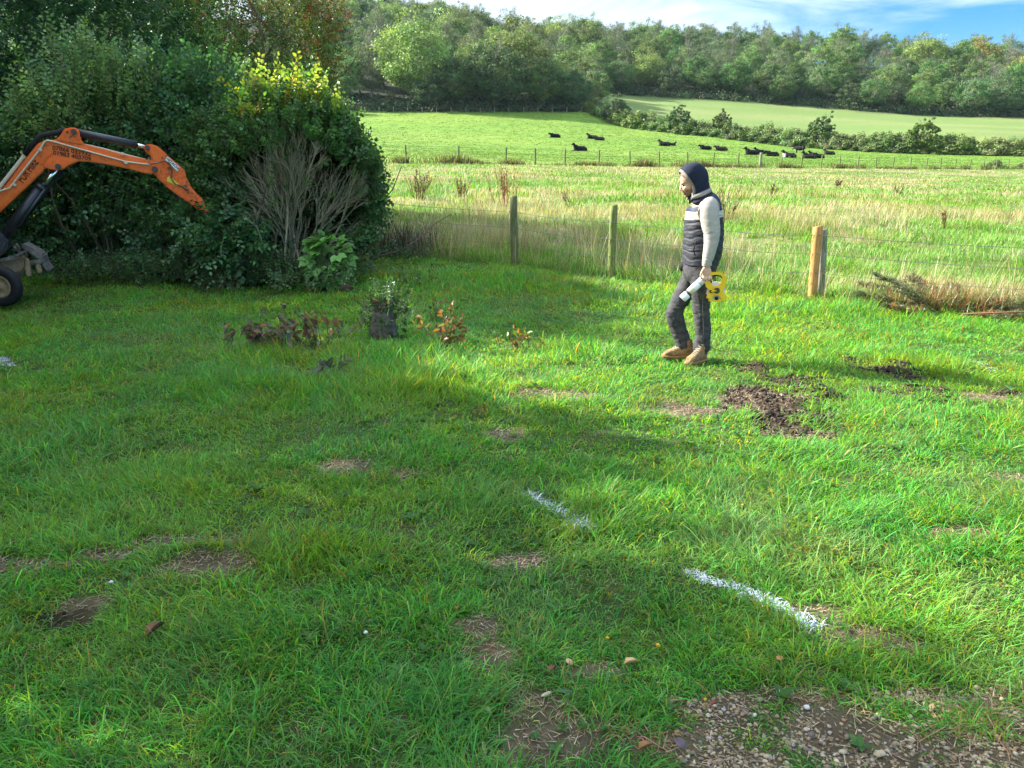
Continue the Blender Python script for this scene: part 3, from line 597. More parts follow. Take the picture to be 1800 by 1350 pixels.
while cnt < 284 and tries < 20000:
    tries += 1; px = random.uniform(470, 1960); u, dy, dz = ray(px, 290)
    ymax = 398 if px > 1000 else 372
    Y = random.uniform(212, ymax); x = u/dy*Y
    if Y < wood_edge_y(x)+2.5: continue
    depth = Y-wood_edge_y(x); dmin = 6.8 if depth < 25 else 6.4 if Y > ymax-30 else 9.6
    if px < 520: dmin *= 1.5
    if not try_pt(x, Y, dmin): continue
    pts.append((x, Y, 1)); cnt += 1
    vi = random.choice([6, 6, 1, 7, 0] if depth < 10 else kinds_front if depth < 28 else kinds_mid)
    s = random.uniform(.62, .85) if depth < 12 else random.uniform(.74, .96)*(1.08 if Y > ymax-30 else 1)
    if px > 1050 and depth > 10 and vi in (2,) and random.random() < .6: vi = 3
    put_tree(vi, x, Y, s, random.uniform(0, 6.28))
# shrubby undergrowth filling the foot of the wood
rng = np.random.default_rng(77)
ug = Acc(); n0 = 2600; px = rnd(n0, 300, 2000); X = []; 
for a in px:
    u, dy, dz = ray(a, 290); e = 300; 
    for _ in range(4): e = float(wood_edge_y(u/dy*e))
    Y = e + abs(random.gauss(0, 1))*9-.5; X.append((u/dy*Y, Y))
X = np.array(X); hh = rnd(n0, 1.0, 3.4); per = 26; k = np.repeat(np.arange(n0), per); n = len(k)
o = sph(n)*(rnd(n)**.4)[:, None]; o[:, 2] = np.abs(o[:, 2]); pos = np.stack([X[k, 0], X[k, 1], gz(X[k, 0], X[k, 1])], 1)+o*np.stack([rnd(n, 1.2, 2.2), rnd(n, 1.2, 2.2), hh[k]], 1)
leaves(ug, pos, sph(n), unit(o+sph(n)*.6), .6*rnd(n, .6, 1.3), .65, jit(pick([(.04, .075, .03), (.05, .09, .035), (.075, .085, .045), (.03, .055, .028)], n0)[k], n, .2, .06), flat=True)
tag(link('undergrowth', ug.mesh('undergrowth', wood_leaf)), 'dark shrubby undergrowth along the foot of the wood', 'undergrowth', kind='stuff')

# ------------------------------------------------------------------ field hedge
def bush_mesh(Wb, Hb, cols, nleaf, lsz, seed):
    global rng
    rng = np.random.default_rng(seed); cr = Acc(); tr = Acc()
    nc = 90; u = sph(nc); u[:, 2] = np.abs(u[:, 2]); cc = u*np.array([Wb*.48, Wb*.34, Hb*.9])*rnd(nc, .45, 1.0)[:, None]; rad = rnd(nc, .3, .75)*Hb/3.5
    per = nleaf//nc; k = np.repeat(np.arange(nc), per); n = len(k); o = sph(n)*(rnd(n)**.45)[:, None]*rad[k][:, None]; pos = cc[k]+o; pos[:, 2] = np.abs(pos[:, 2])
    nr = unit(unit(o)+sph(n)*.7+np.array([0, 0, .4])); leaves(cr, pos, np.cross(nr, sph(n)), nr, lsz*rnd(n, .6, 1.3), .6, jit(jit(pick(cols, nc), nc, .15, .06)[k], n, .18, .05), flat=True)
    ns_ = 9; b = np.stack([rnd(ns_, -.3, .3)*Wb, rnd(ns_, -.2, .2)*Wb, np.zeros(ns_)-.2], 1); p_ = limb_paths(ns_, b, np.stack([b[:, 0]*.3, b[:, 1]*.3, np.ones(ns_)*1.2], 1), np.full(ns_, Hb*.85), 4, .15)
    tubes(tr, p_, np.linspace(.05, .015, 4)[None]*np.ones((ns_, 1)), 4, (.16, .14, .10)); return ('b', tr.mesh('stem', [twig_m]), cr.mesh('foliage', hedge_leaf))
hedge_leaf = leaf_mat('hedge_leaf', trans=.35, rough=.5, spec=.3, objvar=.25)
HB = [bush_mesh(8.5, 4.6, [(.126, .217, .063), (.105, .189, .056), (.168, .238, .084)], 8000, .34, 31), bush_mesh(7.5, 4.1, [(.154, .231, .084), (.182, .238, .098), (.15, .22, .08)], 8000, .32, 32), bush_mesh(8, 4.9, [(.140, .245, .063), (.112, .203, .056)], 8000, .34, 33)]
random.seed(9)
t_ = 0.0; seg = [(HEDGE[i], HEDGE[i+1], float(np.hypot(*(HEDGE[i+1]-HEDGE[i])))) for i in range(len(HEDGE)-1)]
tot = sum(s[2] for s in seg); pos_ = 0.0; hb = []
while pos_ < tot-20:
    q = pos_
    for a, b, ln in seg:
        if q <= ln: break
        q -= ln
    pt = a+(b-a)*q/ln; hb.append((pt[0]+random.uniform(-.4, .4), pt[1]+random.uniform(-.6, .6), math.atan2(b[1]-a[1], b[0]-a[0]), pos_/tot)); pos_ += random.uniform(2.2, 2.9)
for i, (x, y, a, f) in enumerate(hb):
    s = random.uniform(.85, 1.12)*(1.15 if f < .2 else 1.0); vi = random.choice([0, 1, 2])
    o = thing('hedge_bush', 'rounded green bush run together with its neighbours in the field hedge', 'hedge bush', (x, y, g1(x, y)-.15), 'bushes of the field hedge'); o.scale = (s*1.1, s, s*random.uniform(.78, .95)); o.rotation_euler = (0, 0, a+random.uniform(-.2, .2))
    for nm, me in (('stem', HB[vi][1]), ('foliage', HB[vi][2])):
        c_ = bpy.data.objects.new(nm, me); COL.objects.link(c_); c_.parent = o
rt = lambda H, W_, cols, seed: (lambda t: ('x', t[0].mesh('trunk', [twig_m]), t[1].mesh('crown', hedge_leaf)))(wood_tree(H, W_, 1.0, cols, 11000, .30, 0, low=.05, seed=seed))
for px, Y, H, W_, cols, lb in [(1437, 169, 6.6, 5.2, [(.06, .13, .05), (.075, .15, .055)], 'dark green upright tree, tallest in the field hedge behind the standing cow'), (1618, 157, 5.9, 6.2, [(.12, .20, .04), (.10, .17, .04)], 'round yellow-green tree in the hedge above the far fence'),
                              (1190, 193, 6.4, 5.4, [(.075, .14, .05)], 'pointed green tree in the upper stretch of the hedge'), (1264, 185, 5.4, 4.8, [(.13, .18, .06)], 'pale green small tree rising a little above the hedge'), (1080, 208, 6.4, 7.5, [(.05, .10, .04)], 'dark broad hedge tree where hedge leaves the wood corner')]:
    x = _fx(px, Y); put_tree(0, x, Y, 1.0, random.uniform(0, 6), lb, 'trees standing in the field hedge', rt(H, W_, cols, px), 'hedge_tree')
for px, Y, s, lb in [(1747, 95, .27, 'low scrubby bush at the far fence, beside its last posts'), (1800, 97, .24, 'low scrubby bush at the far fence cut by the photo edge')]:
    x = _fx(px, Y); o = thing('scrub_bush', lb, 'bush', (x, Y, g1(x, Y)-.05)); o.scale = (s*1.1, s*1.1, s*1.15)
    for nm, me in (('stem', HB[1][1]), ('foliage', HB[1][2])):
        c_ = bpy.data.objects.new(nm, me); COL.objects.link(c_); c_.parent = o
# ------------------------------------------------------------------ garden hedge and bushes by the lawn
rng = np.random.default_rng(201)
def in_lobes(p, lobes, k=.72):
    m = np.zeros(len(p), bool)
    for (c_, r_) in lobes: m |= (((p-c_)/(np.array(r_)*k))**2).sum(1) < 1
    return m
def L3(px, py, Y, rx, ry, rz): c_ = P(px, py, Y); return (np.array(c_), (rx, ry, rz))
def shoots(acc, lobes, n, slen, nl, lsize, asp, cols, out=.6, up=.5, inner=.2, filt=None, spread=.9, droop=.0, twig=None, lump=.22, seed=3, colf=None, fold=.25, wander=.45):
    vol = np.array([(r_[0]*r_[1]*r_[2])**.667 for _, r_ in lobes]); li = rng.choice(len(lobes), n, p=vol/vol.sum())
    C = np.array([c_ for c_, _ in lobes])[li]; Rr = np.array([r_ for _, r_ in lobes])[li]; u = sph(n)
    f = np.where(rnd(n) < inner, rnd(n, .25, .85), rnd(n, .86, 1.04)); th = np.arctan2(u[:, 1], u[:, 0]); wob = 1+lump*((fbm(th*3+li*3, u[:, 2]*3+li, seed, 3)-.5)*2)
    st = C+u*Rr*(f*wob)[:, None]
    k = ~in_lobes(st, lobes, .6) | (rnd(n) < inner*.5)
    k &= st[:, 2] > gz(st[:, 0], st[:, 1])+.03
    if filt is not None: k &= filt(st, u)
    st, u = st[k], u[k]; n = len(st)
    d = unit(u*out+np.array([0, 0, up])+sph(n)*wander); sl = slen*rnd(n, .5, 1.35)
    side = unit(np.cross(d, sph(n))); nrm = unit(np.cross(side, d)); nrm *= np.sign(nrm[:, 2:3]+1e-6)
    i = np.arange(nl)/max(nl-1, 1); D = np.repeat(d, nl, 0); S = np.repeat(side, nl, 0)*np.tile(np.where(np.arange(nl) % 2, 1, -1), n)[:, None]; t_ = np.tile(i, n)
    pos = np.repeat(st, nl, 0)+D*(np.repeat(sl, nl)*t_)[:, None]; pos[:, 2] -= droop*np.repeat(sl, nl)*t_**2
    ld = unit(D*(.35+.5*t_)[:, None]+S*spread+sph(n*nl)*.25-np.array([0, 0, .18+droop])); nn = unit(np.repeat(nrm, nl, 0)+sph(n*nl)*.35+np.array([0, 0, .35]))
    cs = pick(cols, n) if colf is None else colf(st, u); cs = jit(cs, n, .16, .07)
    leaves(acc, pos, ld, nn, lsize*rnd(n*nl, .6, 1.25)*(1-.3*np.abs(t_-.4)), asp, jit(np.repeat(cs, nl, 0), n*nl, .15, .05), fold)
    if twig is not None:
        tp = np.stack([st, st+d*(sl*.5)[:, None], st+d*sl[:, None]-np.array([0, 0, 1])*(droop*sl)[:, None]], 1); tubes(twig, tp, np.array([[.004, .003, .0015]])*np.ones((n, 1)), 3, (.14, .11, .07))
def stems(acc, n, base, spread, ln, r0, seed=0, up=.2, wob=.14, col=(.15, .12, .08)):
    b = np.stack([base[0]+rng.normal(0, spread[0], n), base[1]+rng.normal(0, spread[1], n), np.zeros(n)], 1); b[:, 2] = gz(b[:, 0], b[:, 1])-.05
    d = np.stack([(b[:, 0]-base[0])*.6, (b[:, 1]-base[1])*.6, np.full(n, 1.0)], 1); p_ = limb_paths(n, b, d, rnd(n, .7, 1.05)*ln, 7, wob, up)
    tubes(acc, p_, np.linspace(1, .25, 7)[None]*(r0*rnd(n, .6, 1.2))[:, None], 5, jit(col, n, .15, .04)); return p_
near_leaf = leaf_mat('broad_leaf', trans=.36, rough=.42, spec=.42)
near_twig = solid_mat('branch_bark', attr=True, rough=.85, spec=.2, noise=.3, nscale=40, bump=.002, bscale=90)
def plant(name, label, cat, base, parts, group=None):
    o = thing(name, label, cat, (base[0], base[1], g1(base[0], base[1])), group)
    for nm, a, mt, *sm in parts:
        if a.n: child(nm, a.mesh(nm, mt, smooth=bool(sm)), o)
    return o
# dark evergreen at the back
a = Acc(); tw = Acc()
lob = [L3(40, 130, 15.2, 2.3, 1.3, 2.2), L3(-140, 150, 14.6, 1.9, 1.3, 2.2), L3(170, 110, 15.6, 1.7, 1.2, 2.0), L3(-260, 220, 14.2, 1.7, 1.3, 2.2), L3(60, 290, 14.6, 1.9, 1.0, 1.6), L3(-330, 230, 13.2, 1.6, 1.3, 2.4)]
shoots(a, lob, 16000, .38, 12, .10, .30, [(.040, .115, .058), (.032, .090, .050), (.06, .145, .062)], out=.8, up=.35, inner=.38, spread=.55, droop=.25, lump=.35, wander=.35)
stems(tw, 7, (lob[0][0][0], 15.4), (1.8, .4), 4.6, .07, col=(.12, .09, .06))
plant('evergreen_tree', 'tall dark evergreen hedge tree behind the digger arm', 'tree', (lob[0][0][0], 15.3), [('trunk', tw, near_twig), ('foliage', a, near_leaf)])
# pale leafy shrub with upright shoots
a = Acc(); tw = Acc()
lob = [L3(125, 165, 12.7, .50, .40, .62), L3(95, 200, 12.5, .42, .35, .45), L3(190, 190, 12.7, .55, .4, .45), L3(60, 215, 12.4, .25, .25, .4), L3(230, 165, 12.9, .40, .35, .45), L3(165, 130, 12.8, .33, .3, .45)]
shoots(a, lob, 560, .42, 11, .085, .50, [(.19, .33, .12), (.23, .37, .14), (.15, .28, .10)], out=.55, up=1.0, inner=.3, spread=.95, twig=tw, wander=.3)
lob2 = [L3(75, 250, 12.1, .40, .25, .16), L3(100, 222, 12.2, .3, .2, .15)]
shoots(a, lob2, 50, .3, 8, .08, .5, [(.20, .33, .10)], out=.7, up=.3, twig=tw)
stems(tw, 6, (lob[0][0][0], 12.9), (.35, .2), 2.8, .022)
plant('pale_shrub', 'light yellow-green shrub with upright leafy shoots above the orange arm', 'shrub', (lob[0][0][0], 12.9), [('stem', tw, near_twig), ('foliage', a, near_leaf)])
# broad-leaved hazel hedge
a = Acc(); tw = Acc()
lob = [L3(120, 330, 13.4, 1.3, .9, 1.5), L3(250, 300, 13.4, 1.2, .9, 1.55), L3(330, 350, 13.1, 1.0, .85, 1.35), L3(20, 360, 13.5, 1.3, .9, 1.3), L3(-100, 330, 13.6, 1.3, .9, 1.6), L3(290, 210, 13.6, 1.0, .8, .9), L3(385, 240, 13.3, .75, .7, 1.1),
       L3(400, 400, 12.5, .65, .6, .8), L3(330, 425, 12.5, .7, .5, .6), L3(-220, 380, 13.6, 1.2, .9, 1.5), L3(200, 230, 13.7, 1.1, .8, .9), L3(420, 450, 12.2, .4, .35, .38), L3(405, 425, 11.75, .36, .32, .34), L3(355, 405, 11.9, .30, .3, .30), L3(398, 404, 11.6, .18, .22, .18)]
hz = [(.070, .19, .075), (.092, .23, .085), (.056, .15, .066), (.12, .27, .095)]
gap = lambda st, u: ~((st[:, 0] > P(75, 0, 12.5).x) & (st[:, 0] < P(205, 0, 12.5).x) & (st[:, 2] < gz(st[:, 0], st[:, 1])+.75)) | (rnd(len(st)) < .12)
shoots(a, lob, 12500, .36, 8, .085, .68, hz, out=.8, up=.35, inner=.3, spread=.9, droop=.15, twig=tw, lump=.3, filt=gap)
stems(tw, 26, (P(200, 0, 13.3).x, 13.5), (1.7, .35), 2.6, .03)
plant('hazel_hedge', 'dark green broad-leaved hedge bush behind and under the orange digger arm', 'hedge', (P(200, 0, 13.3).x, 13.4), [('stem', tw, near_twig), ('foliage', a, near_leaf)])
# hawthorn behind, red tips
a = Acc(); tw = Acc(); be = Acc()
lob = [L3(420, 80, 17.2, 1.7, 1.3, 1.4), L3(330, 90, 16.6, 1.3, 1.1, 1.6), L3(500, 90, 17.4, 1.1, 1.0, 1.2), L3(270, 60, 16.8, 1.3, 1.1, 1.2), L3(450, 20, 17.2, 1.6, 1.2, 1.0), L3(400, 180, 16.2, 1.1, .8, 1.0), L3(560, 20, 17.6, .5, .6, .5), L3(545, 120, 17.4, .45, .5, .5)]
def hawcol(st, u):
    n = len(st); c_ = pick([(.07, .165, .045), (.095, .20, .05), (.05, .125, .04), (.13, .24, .06)], n)
    xr = (st[:, 0]-P(300, 0, 17).x)/3.4; z_ = (st[:, 2]-2.8)/2.4; pr = np.clip(.5*xr+.45*z_-.35, 0, .6); r = rnd(n) < pr*.75; c_[r] = pick([(.26, .085, .04), (.24, .13, .045), (.20, .15, .05)], int(r.sum())); return c_
shoots(a, lob, 14000, .26, 9, .048, .62, [(.05, .12, .03)], out=.6, up=.25, inner=.28, spread=.9, lump=.35, colf=hawcol)
tp = stems(tw, 5, (P(410, 0, 17).x, 17.0), (.25, .2), 4.3, .07, up=.1)
nb = 40; bi = rng.integers(0, 5, nb); ti = rng.integers(2, 7, nb); bp = limb_paths(nb, tp[bi, ti], sph(nb)+np.array([0, 0, .4]), rnd(nb, .8, 1.8), 5, .2, .1); tubes(tw, bp, np.linspace(.022, .005, 5)[None]*np.ones((nb, 1)), 4, (.14, .11, .08))
plant('hawthorn_tree', 'hawthorn tree with reddening tips standing behind the cut bush', 'tree', (P(410, 0, 17).x, 17.0), [('trunk', tw, near_twig), ('crown', a, near_leaf)])

# the half-cut bush with its bare twiggy face
a = Acc(); tw = Acc(); BC = np.array(P(515, 330, 12.55)); BX, BY = BC[0], 12.55; bz = g1(BX, BY)
top = P(520, 150, BY).z; BR = np.array([1.26, 1.10, (top-bz)*.485]); BCc = np.array([BX-.04, BY, bz+BR[2]*1.0])
n0 = 26; b = np.stack([BX-.12+rng.normal(0, .20, n0), BY+rng.normal(0, .15, n0), np.full(n0, bz-.05)], 1)
az = rnd(n0, 0, 2*np.pi); tl = rnd(n0, .05, .62); d = np.stack([np.cos(az)*tl+.12, np.sin(az)*tl, np.ones(n0)], 1)
l0 = limb_paths(n0, b, d, rnd(n0, 1.3, 2.2), 7, .09, -.15); BK = (.36, .33, .225)
ex0 = ((((l0-BCc)/(BR*.97))**2).sum(-1) > 1)
for i in range(1, 7):
    l0[ex0[:, i], i] = l0[ex0[:, i], i-1]+(l0[ex0[:, i], i]-l0[ex0[:, i], i-1])*.12
tubes(tw, l0, np.linspace(.022, .009, 7)[None]*rnd(n0, .6, 1.25)[:, None], 5, jit(BK, n0, .15, .05))
def sub(par, n, ln, r0, wob, outw, k=5):
    bi = rng.integers(0, len(par), n); ti = rng.integers(max(2, par.shape[1]//3), par.shape[1], n); b_ = par[bi, ti]; pd = unit(par[bi, ti]-par[bi, ti-1])
    o_ = unit(b_-(BCc+np.array([0, 0, -1.0]))); d_ = unit(pd*.9+o_*outw+sph(n)*.42); p_ = limb_paths(n, b_, d_, rnd(n, .6, 1.2)*ln, k, wob, .05)
    q = ((p_-BCc)/(BR*.97))                       # trimmed to the bush outline
    ex = (q**2).sum(-1) > 1
    for i in range(1, k):
        bad = ex[:, i]; p_[bad, i] = p_[bad, i-1]+(p_[bad, i]-p_[bad, i-1])*.12
    tubes(tw, p_, np.linspace(1, .4, k)[None]*(r0*rnd(n, .6, 1.2))[:, None], 4 if r0 > .006 else 3, jit(BK, n, .2, .06)); return p_
l1 = sub(l0, 150, .75, .0105, .12, .5); l2 = sub(l1, 800, .5, .0080, .17, .6); l3 = sub(l2, 3600, .36, .0055, .18, .6, 4)
bush_col = lambda st, u: np.where(((st[:, 2:3] > bz+BR[2]*1.66) & (np.abs(st[:, 0:1]-BX) < .75) & (rnd(len(st)) < .5)[:, None]), pick([(.20, .34, .05), (.30, .36, .05), (.15, .30, .05), (.34, .22, .08)], len(st), [.4, .25, .25, .1]), pick([(.07, .17, .055), (.095, .22, .065), (.055, .13, .045)], len(st)))
lobm = [(BCc, tuple(BR)), (BCc+np.array([-.05, 0, BR[2]*.55]), (.72, .65, .42)), (BCc+np.array([-.95, -.05, .1]), (.50, .55, .95)), (BCc+np.array([.88, .15, -.1]), (.45, .6, .80))]
vdir = unit(np.array([[-BX, -BY, 0]]))[0]
def bfilt(st, u):
    rel = (st-BCc)/BR; face = rel@vdir; side = rel@np.array([-vdir[1], vdir[0], 0])
    r = np.hypot((side-.05)/.93, (rel[:, 2]+.24)/.78) + (fbm(st[:, 0]*3+st[:, 2]*2, st[:, 2]*3, 9, 2)-.5)*.55
    return (face < -.10) | (r > .93) | ((rnd(len(st)) < .05))
shoots(a, lobm, 5200, .26, 8, .080, .66, [(1, 1, 1)], out=.7, up=.45, inner=.06, spread=.9, droop=.1, twig=tw, filt=bfilt, colf=bush_col, lump=.12)
lt = [(BCc+np.array([-.05, -.05, BR[2]*.93]), (.55, .5, .2)), (BCc+np.array([.3, 0, BR[2]*.8]), (.5, .4, .2))]
shoots(a, [(BCc+np.array([.05, .55, -.05]), (1.0, .45, BR[2]*.85))], 1900, .26, 8, .085, .66, [(.05, .12, .04)], inner=.5, twig=tw)
shoots(a, lt, 130, .36, 9, .085, .62, [(.22, .36, .05), (.32, .38, .05), (.15, .30, .05)], out=.5, up=1.0, twig=tw, inner=.1)
plant('cut_bush', 'rounded bush with bare grey twigs on its cut face and green leaves round its rim', 'bush', (BX, BY), [('branch', tw, near_twig), ('foliage', a, near_leaf)])
# low bush right behind, dark base shrub by the pasture
a = Acc(); tw = Acc(); lob = [L3(640, 470, 13.5, .35, .3, .22), L3(700, 455, 13.6, .45, .3, .16), L3(600, 430, 13.2, .4, .3, .35)]
shoots(a, lob, 420, .24, 7, .05, .6, [(.06, .15, .05), (.09, .20, .07), (.045, .11, .04)], twig=tw)
plant('low_bramble', 'low green bramble between the cut bush and the tall grass', 'bramble', (P(660, 0, 13.5).x, 13.5), [('stem', tw, near_twig), ('foliage', a, near_leaf)])
a = Acc(); n = 600; cx, cyy = P(690, 0, 14.2).x, 14.2; x = cx+rng.normal(0, .45, n); y = cyy+rng.normal(0, .18, n)
grass(a, x, y, rnd(n, .3, .85), .012*rnd(n, .6, 1.3), rnd(n, 0, 6.28), np.abs(rng.normal(.2, .15, n)), rnd(n, .3, 1.2), jit((.12, .10, .07), n, .3, .08), 3)
tag(link('dead_stems', a.mesh('dead_stems', near_twig)), 'dark dead stem clump at the fence beside the cut bush', 'dead plant', kind='stuff')
# ivy and bramble skirt along the hedge foot
a = Acc(); tw = Acc()
lob = [L3(px, 482+8*math.sin(px*.05), 11.9, .38, .22, .14+.06*math.sin(px*.11)) for px in range(110, 620, 36)]
shoots(a, lob, 1700, .22, 7, .048, .62, [(.05, .13, .045), (.09, .20, .07), (.13, .26, .10)], up=.8, twig=tw, inner=.2)
plant('ivy_skirt', 'low ivy and seedlings along the foot of the hedge', 'ivy', (P(360, 0, 11.9).x, 11.9), [('stem', tw, near_twig), ('foliage', a, near_leaf)])
# sycamore sapling with lobed leaves
def palmate(acc, pos, d, nrm, size, col):
    for ang, k in ((0, 1), (.75, .85), (-.75, .85), (1.5, .6), (-1.5, .6)):
        d_ = unit(d); s_ = unit(np.cross(d_, nrm)); dd = d_*math.cos(ang)+s_*math.sin(ang); leaves(acc, pos, dd, nrm, size*k, .62, col, .12)
a = Acc(); tw = Acc(); sx, sy = P(552, 0, 11.6).x, 11.6; sz = g1(sx, sy); n = 64
pos = np.array([sx, sy, sz+.42])+sph(n)*np.array([.28, .22, .36]); pos[:, 2] = np.maximum(pos[:, 2], sz+.1)
palmate(a, pos, unit((pos-np.array([sx, sy, sz+.4]))*1.5+np.array([0, -.4, -.35])), unit(sph(n)*.4+np.array([-.1, -.5, .8])), 0.18*rnd(n, .7, 1.3), jit((.17, .38, .09), n, .15, .06))
st_ = np.stack([np.array([[sx, sy, sz]]).repeat(n, 0)+rng.normal(0, .02, (n, 3)), (pos+np.array([sx, sy, sz]))/2+rng.normal(0, .02, (n, 3)), pos], 1); tubes(tw, st_, np.array([[.006, .004, .0015]])*np.ones((n, 1)), 3, (.14, .16, .07))
plant('sycamore_sapling', 'young sapling with large lobed bright green leaves in front of the cut bush', 'sapling', (sx, sy), [('stem', tw, near_twig), ('foliage', a, near_leaf)])
a = Acc(); tw = Acc(); lob = [L3(585, 505, 11.2, .3, .2, .16), L3(520, 500, 11.4, .3, .2, .12)]
shoots(a, lob, 150, .2, 6, .055, .6, [(.08, .19, .07), (.14, .26, .10)], twig=tw, up=.7)
plant('ground_elder', 'low leafy plant on the grass under the sapling', 'plant', (P(560, 0, 11.3).x, 11.3), [('stem', tw, near_twig), ('foliage', a, near_leaf)])

# garden trees standing outside the picture on the sunny side: they shade the lawn
SHADE = [(-13.1, 22.0, 2.5, 8.6), (-9.6, 21.5, 2.3, 7.3), (-13.1, 16.2, 2.0, 8.0), (-11.6, 13.6, 1.5, 7.8), (-10.2, 10.2, 1.9, 5.6), (-9.4, 8.7, 1.5, 5.5), (-8.9, 7.2, 1.8, 5.9), (-8.7, 4.4, 1.9, 6.4), (-8.9, 1.4, 2.0, 7.2), (-9.0, -1.8, 2.2, 7.2)]
for i, (x, y, r_, H) in enumerate(SHADE):
    a = Acc(); tw = Acc(); z0 = g1(x, y)
    lob = [(np.array([x, y, z0+H*.55]), (r_, r_, H*.45)), (np.array([x+.5, y+.9, z0+H*.35]), (r_*.8, r_*.9, H*.33)), (np.array([x-.3, y-.9, z0+H*.4]), (r_*.8, r_*.9, H*.38))]
    shoots(a, lob, 7500 if y < 6 else 4800, .4, 7, .15, .6, hz, lump=.3, inner=.3); stems(tw, 5, (x, y), (.2, .2), H*.8, .06)
    plant('garden_tree', ['tall dark green tree filling the gaps behind the evergreen', 'dark green tree filling the gaps behind the hawthorn', 'tallest leafy tree beside the evergreen, beyond the digger', 'slim leafy tree just beyond the digger roof', 'leafy garden tree at the end of the row beyond the digger', 'leafy garden tree second from the row end beyond the digger', 'leafy garden tree third from the row end beyond the digger', 'leafy garden tree at the middle of the row beyond the digger', 'leafy garden tree standing level with the camera', 'leafy garden tree standing behind the camera'][i], 'tree', (x, y), [('trunk', tw, near_twig), ('crown', a, near_leaf)], 'row of garden trees along the lawn')
# ------------------------------------------------------------------ post and wire fences
rng = np.random.default_rng(301)
def revolve_post(r, H, seed, square=False, tip=True):
    """weathered round or square post, upright at the origin, slightly irregular"""
    g = np.random.default_rng(seed); a = Acc(); k = 14; sd = 14
    z = np.concatenate([np.linspace(-.3, H-.008, k-1), [H]]); th = np.arange(sd)*2*np.pi/sd
    rr = np.ones((k, sd))*r
    if square: rr = r*1.0/np.maximum(np.abs(np.cos(th)), np.abs(np.sin(th)))*np.ones((k, 1)); rr = np.minimum(rr, r*1.28)
    rr = rr*(1+g.normal(0, .035, (1, sd))+g.normal(0, .012, (k, sd))+.03*np.sin(z*5+seed)[:, None]); rr[-1] *= .90
    v = np.stack([rr*np.cos(th), rr*np.sin(th), z[:, None]+np.where(np.arange(k)[:, None] == k-1, r*.25*np.cos(th+seed), 0)], -1); i = np.arange(k-1)[:, None]*sd; j = np.arange(sd)[None]; j2 = (j+1) % sd
    q = np.stack([i+j, i+j2, i+sd+j2, i+sd+j], -1).reshape(-1, 4); vv = np.concatenate([v.reshape(-1, 3), [[0, 0, H+.002]]]); n = len(vv)-1
    t3 = [((k-1)*sd+b, (k-1)*sd+(b+1) % sd, n) for b in range(sd)]
    a.add(vv, q, t3); return a
wood_grey = solid_mat('weathered_post', (.17, .16, .10), rough=.9, spec=.15, noise=.35, nscale=14, col2=(.10, .13, .04), bump=.004, bscale=40, stretch=(3, 3, .35))
wood_green = solid_mat('algae_post', (.20, .21, .09), rough=.9, spec=.15, noise=.3, nscale=10, col2=(.13, .18, .04), bump=.004, bscale=40, stretch=(3, 3, .35))
wood_new = solid_mat('new_post', (.50, .27, .09), rough=.75, spec=.25, noise=.22, nscale=12, col2=(.38, .20, .07), bump=.002, bscale=60, stretch=(3, 3, .25))
wood_pale = solid_mat('pale_post', (.27, .27, .22), rough=.9, spec=.15, noise=.3, nscale=12, col2=(.15, .17, .10), bump=.004, bscale=50, stretch=(3, 3, .3))
wire_m = solid_mat('galvanised_wire', (.18, .17, .16), rough=.5, metal=.7, spec=.5)
nf = thing('wire_fence', 'barbed wire fence on round timber posts between lawn and rough pasture', 'fence', (1.63, 12.6, g1(1.63, 12.6)))
POSTS = [(905, 13.3, .062, 1.16, wood_grey, 'mossy dark round post, second from the cut bush', 0), (1074, 12.6, .062, 1.17, wood_green, 'green algae-covered round post', 0), (1252, 11.9, .055, 1.05, wood_grey, 'round post hidden behind the person', 0),
         (1430, 11.2, .064, 1.02, wood_new, 'new orange-brown round post', 0), (1446, 11.3, .048, .98, wood_pale, 'pale grey square post beside the new one', 1)]
pp = []
for i, (px, Y, r_, H, mt, lb, sq) in enumerate(POSTS):
    x = _fx2 = ray(px, 490)[0]/ray(px, 490)[1]*Y; a = revolve_post(r_, H, i, sq); o = child('post', a.mesh('post', mt, smooth=True), nf); o.location = Vector((x, Y, g1(x, Y)))-nf.location
    o['label'] = lb; o.rotation_euler = (0, R([-1.2, .8, 0, .6, 2.6][i]), i*.7); pp.append((x, Y))
for i, (x, Y) in enumerate([(-3.3, 14.9), (-5.2, 15.5), (7.4, 9.75), (9.2, 8.8)]):
    a = revolve_post(.058, 1.1, 20+i); o = child('post', a.mesh('post', wood_grey, smooth=True), nf); o.location = Vector((x, Y, g1(x, Y)))-nf.location
line = [(-5.2, 15.5), (-3.3, 14.9)]+[pp[0], pp[1], pp[2], pp[3]]+[(7.4, 9.75), (9.2, 8.8)]
for hw in (.93, .66, .38):
    a = Acc(); P_ = []
    for (ax, ay), (bx, by) in zip(line, line[1:]):
        for t_ in np.linspace(0, 1, 13)[:-1]:
            x, y = ax+(bx-ax)*t_, ay+(by-ay)*t_; z = (g1(ax, ay)*(1-t_)+g1(bx, by)*t_)+hw*.97-.03*math.sin(math.pi*t_); P_.append((x, y-.06, z))
    P_ = np.array(P_); tubes(a, P_[None], np.full((1, len(P_)), .0032), 4)
    d = np.linalg.norm(np.diff(P_, axis=0), axis=1); s_ = np.concatenate([[0], np.cumsum(d)]); q = np.arange(.1, s_[-1], .11 if hw > .9 else .13); B = np.stack([np.interp(q, s_, P_[:, k]) for k in range(3)], 1); n = len(B)
    if hw > .5:
        dd = sph(n)*.014; tubes(a, np.stack([B-dd, B, B+dd], 1), np.full((n, 3), .0028), 3); dd = sph(n)*.012; tubes(a, np.stack([B-dd, B, B+dd], 1), np.full((n, 3), .0025), 3)
    child('wire', a.mesh('wire', wire_m), nf)
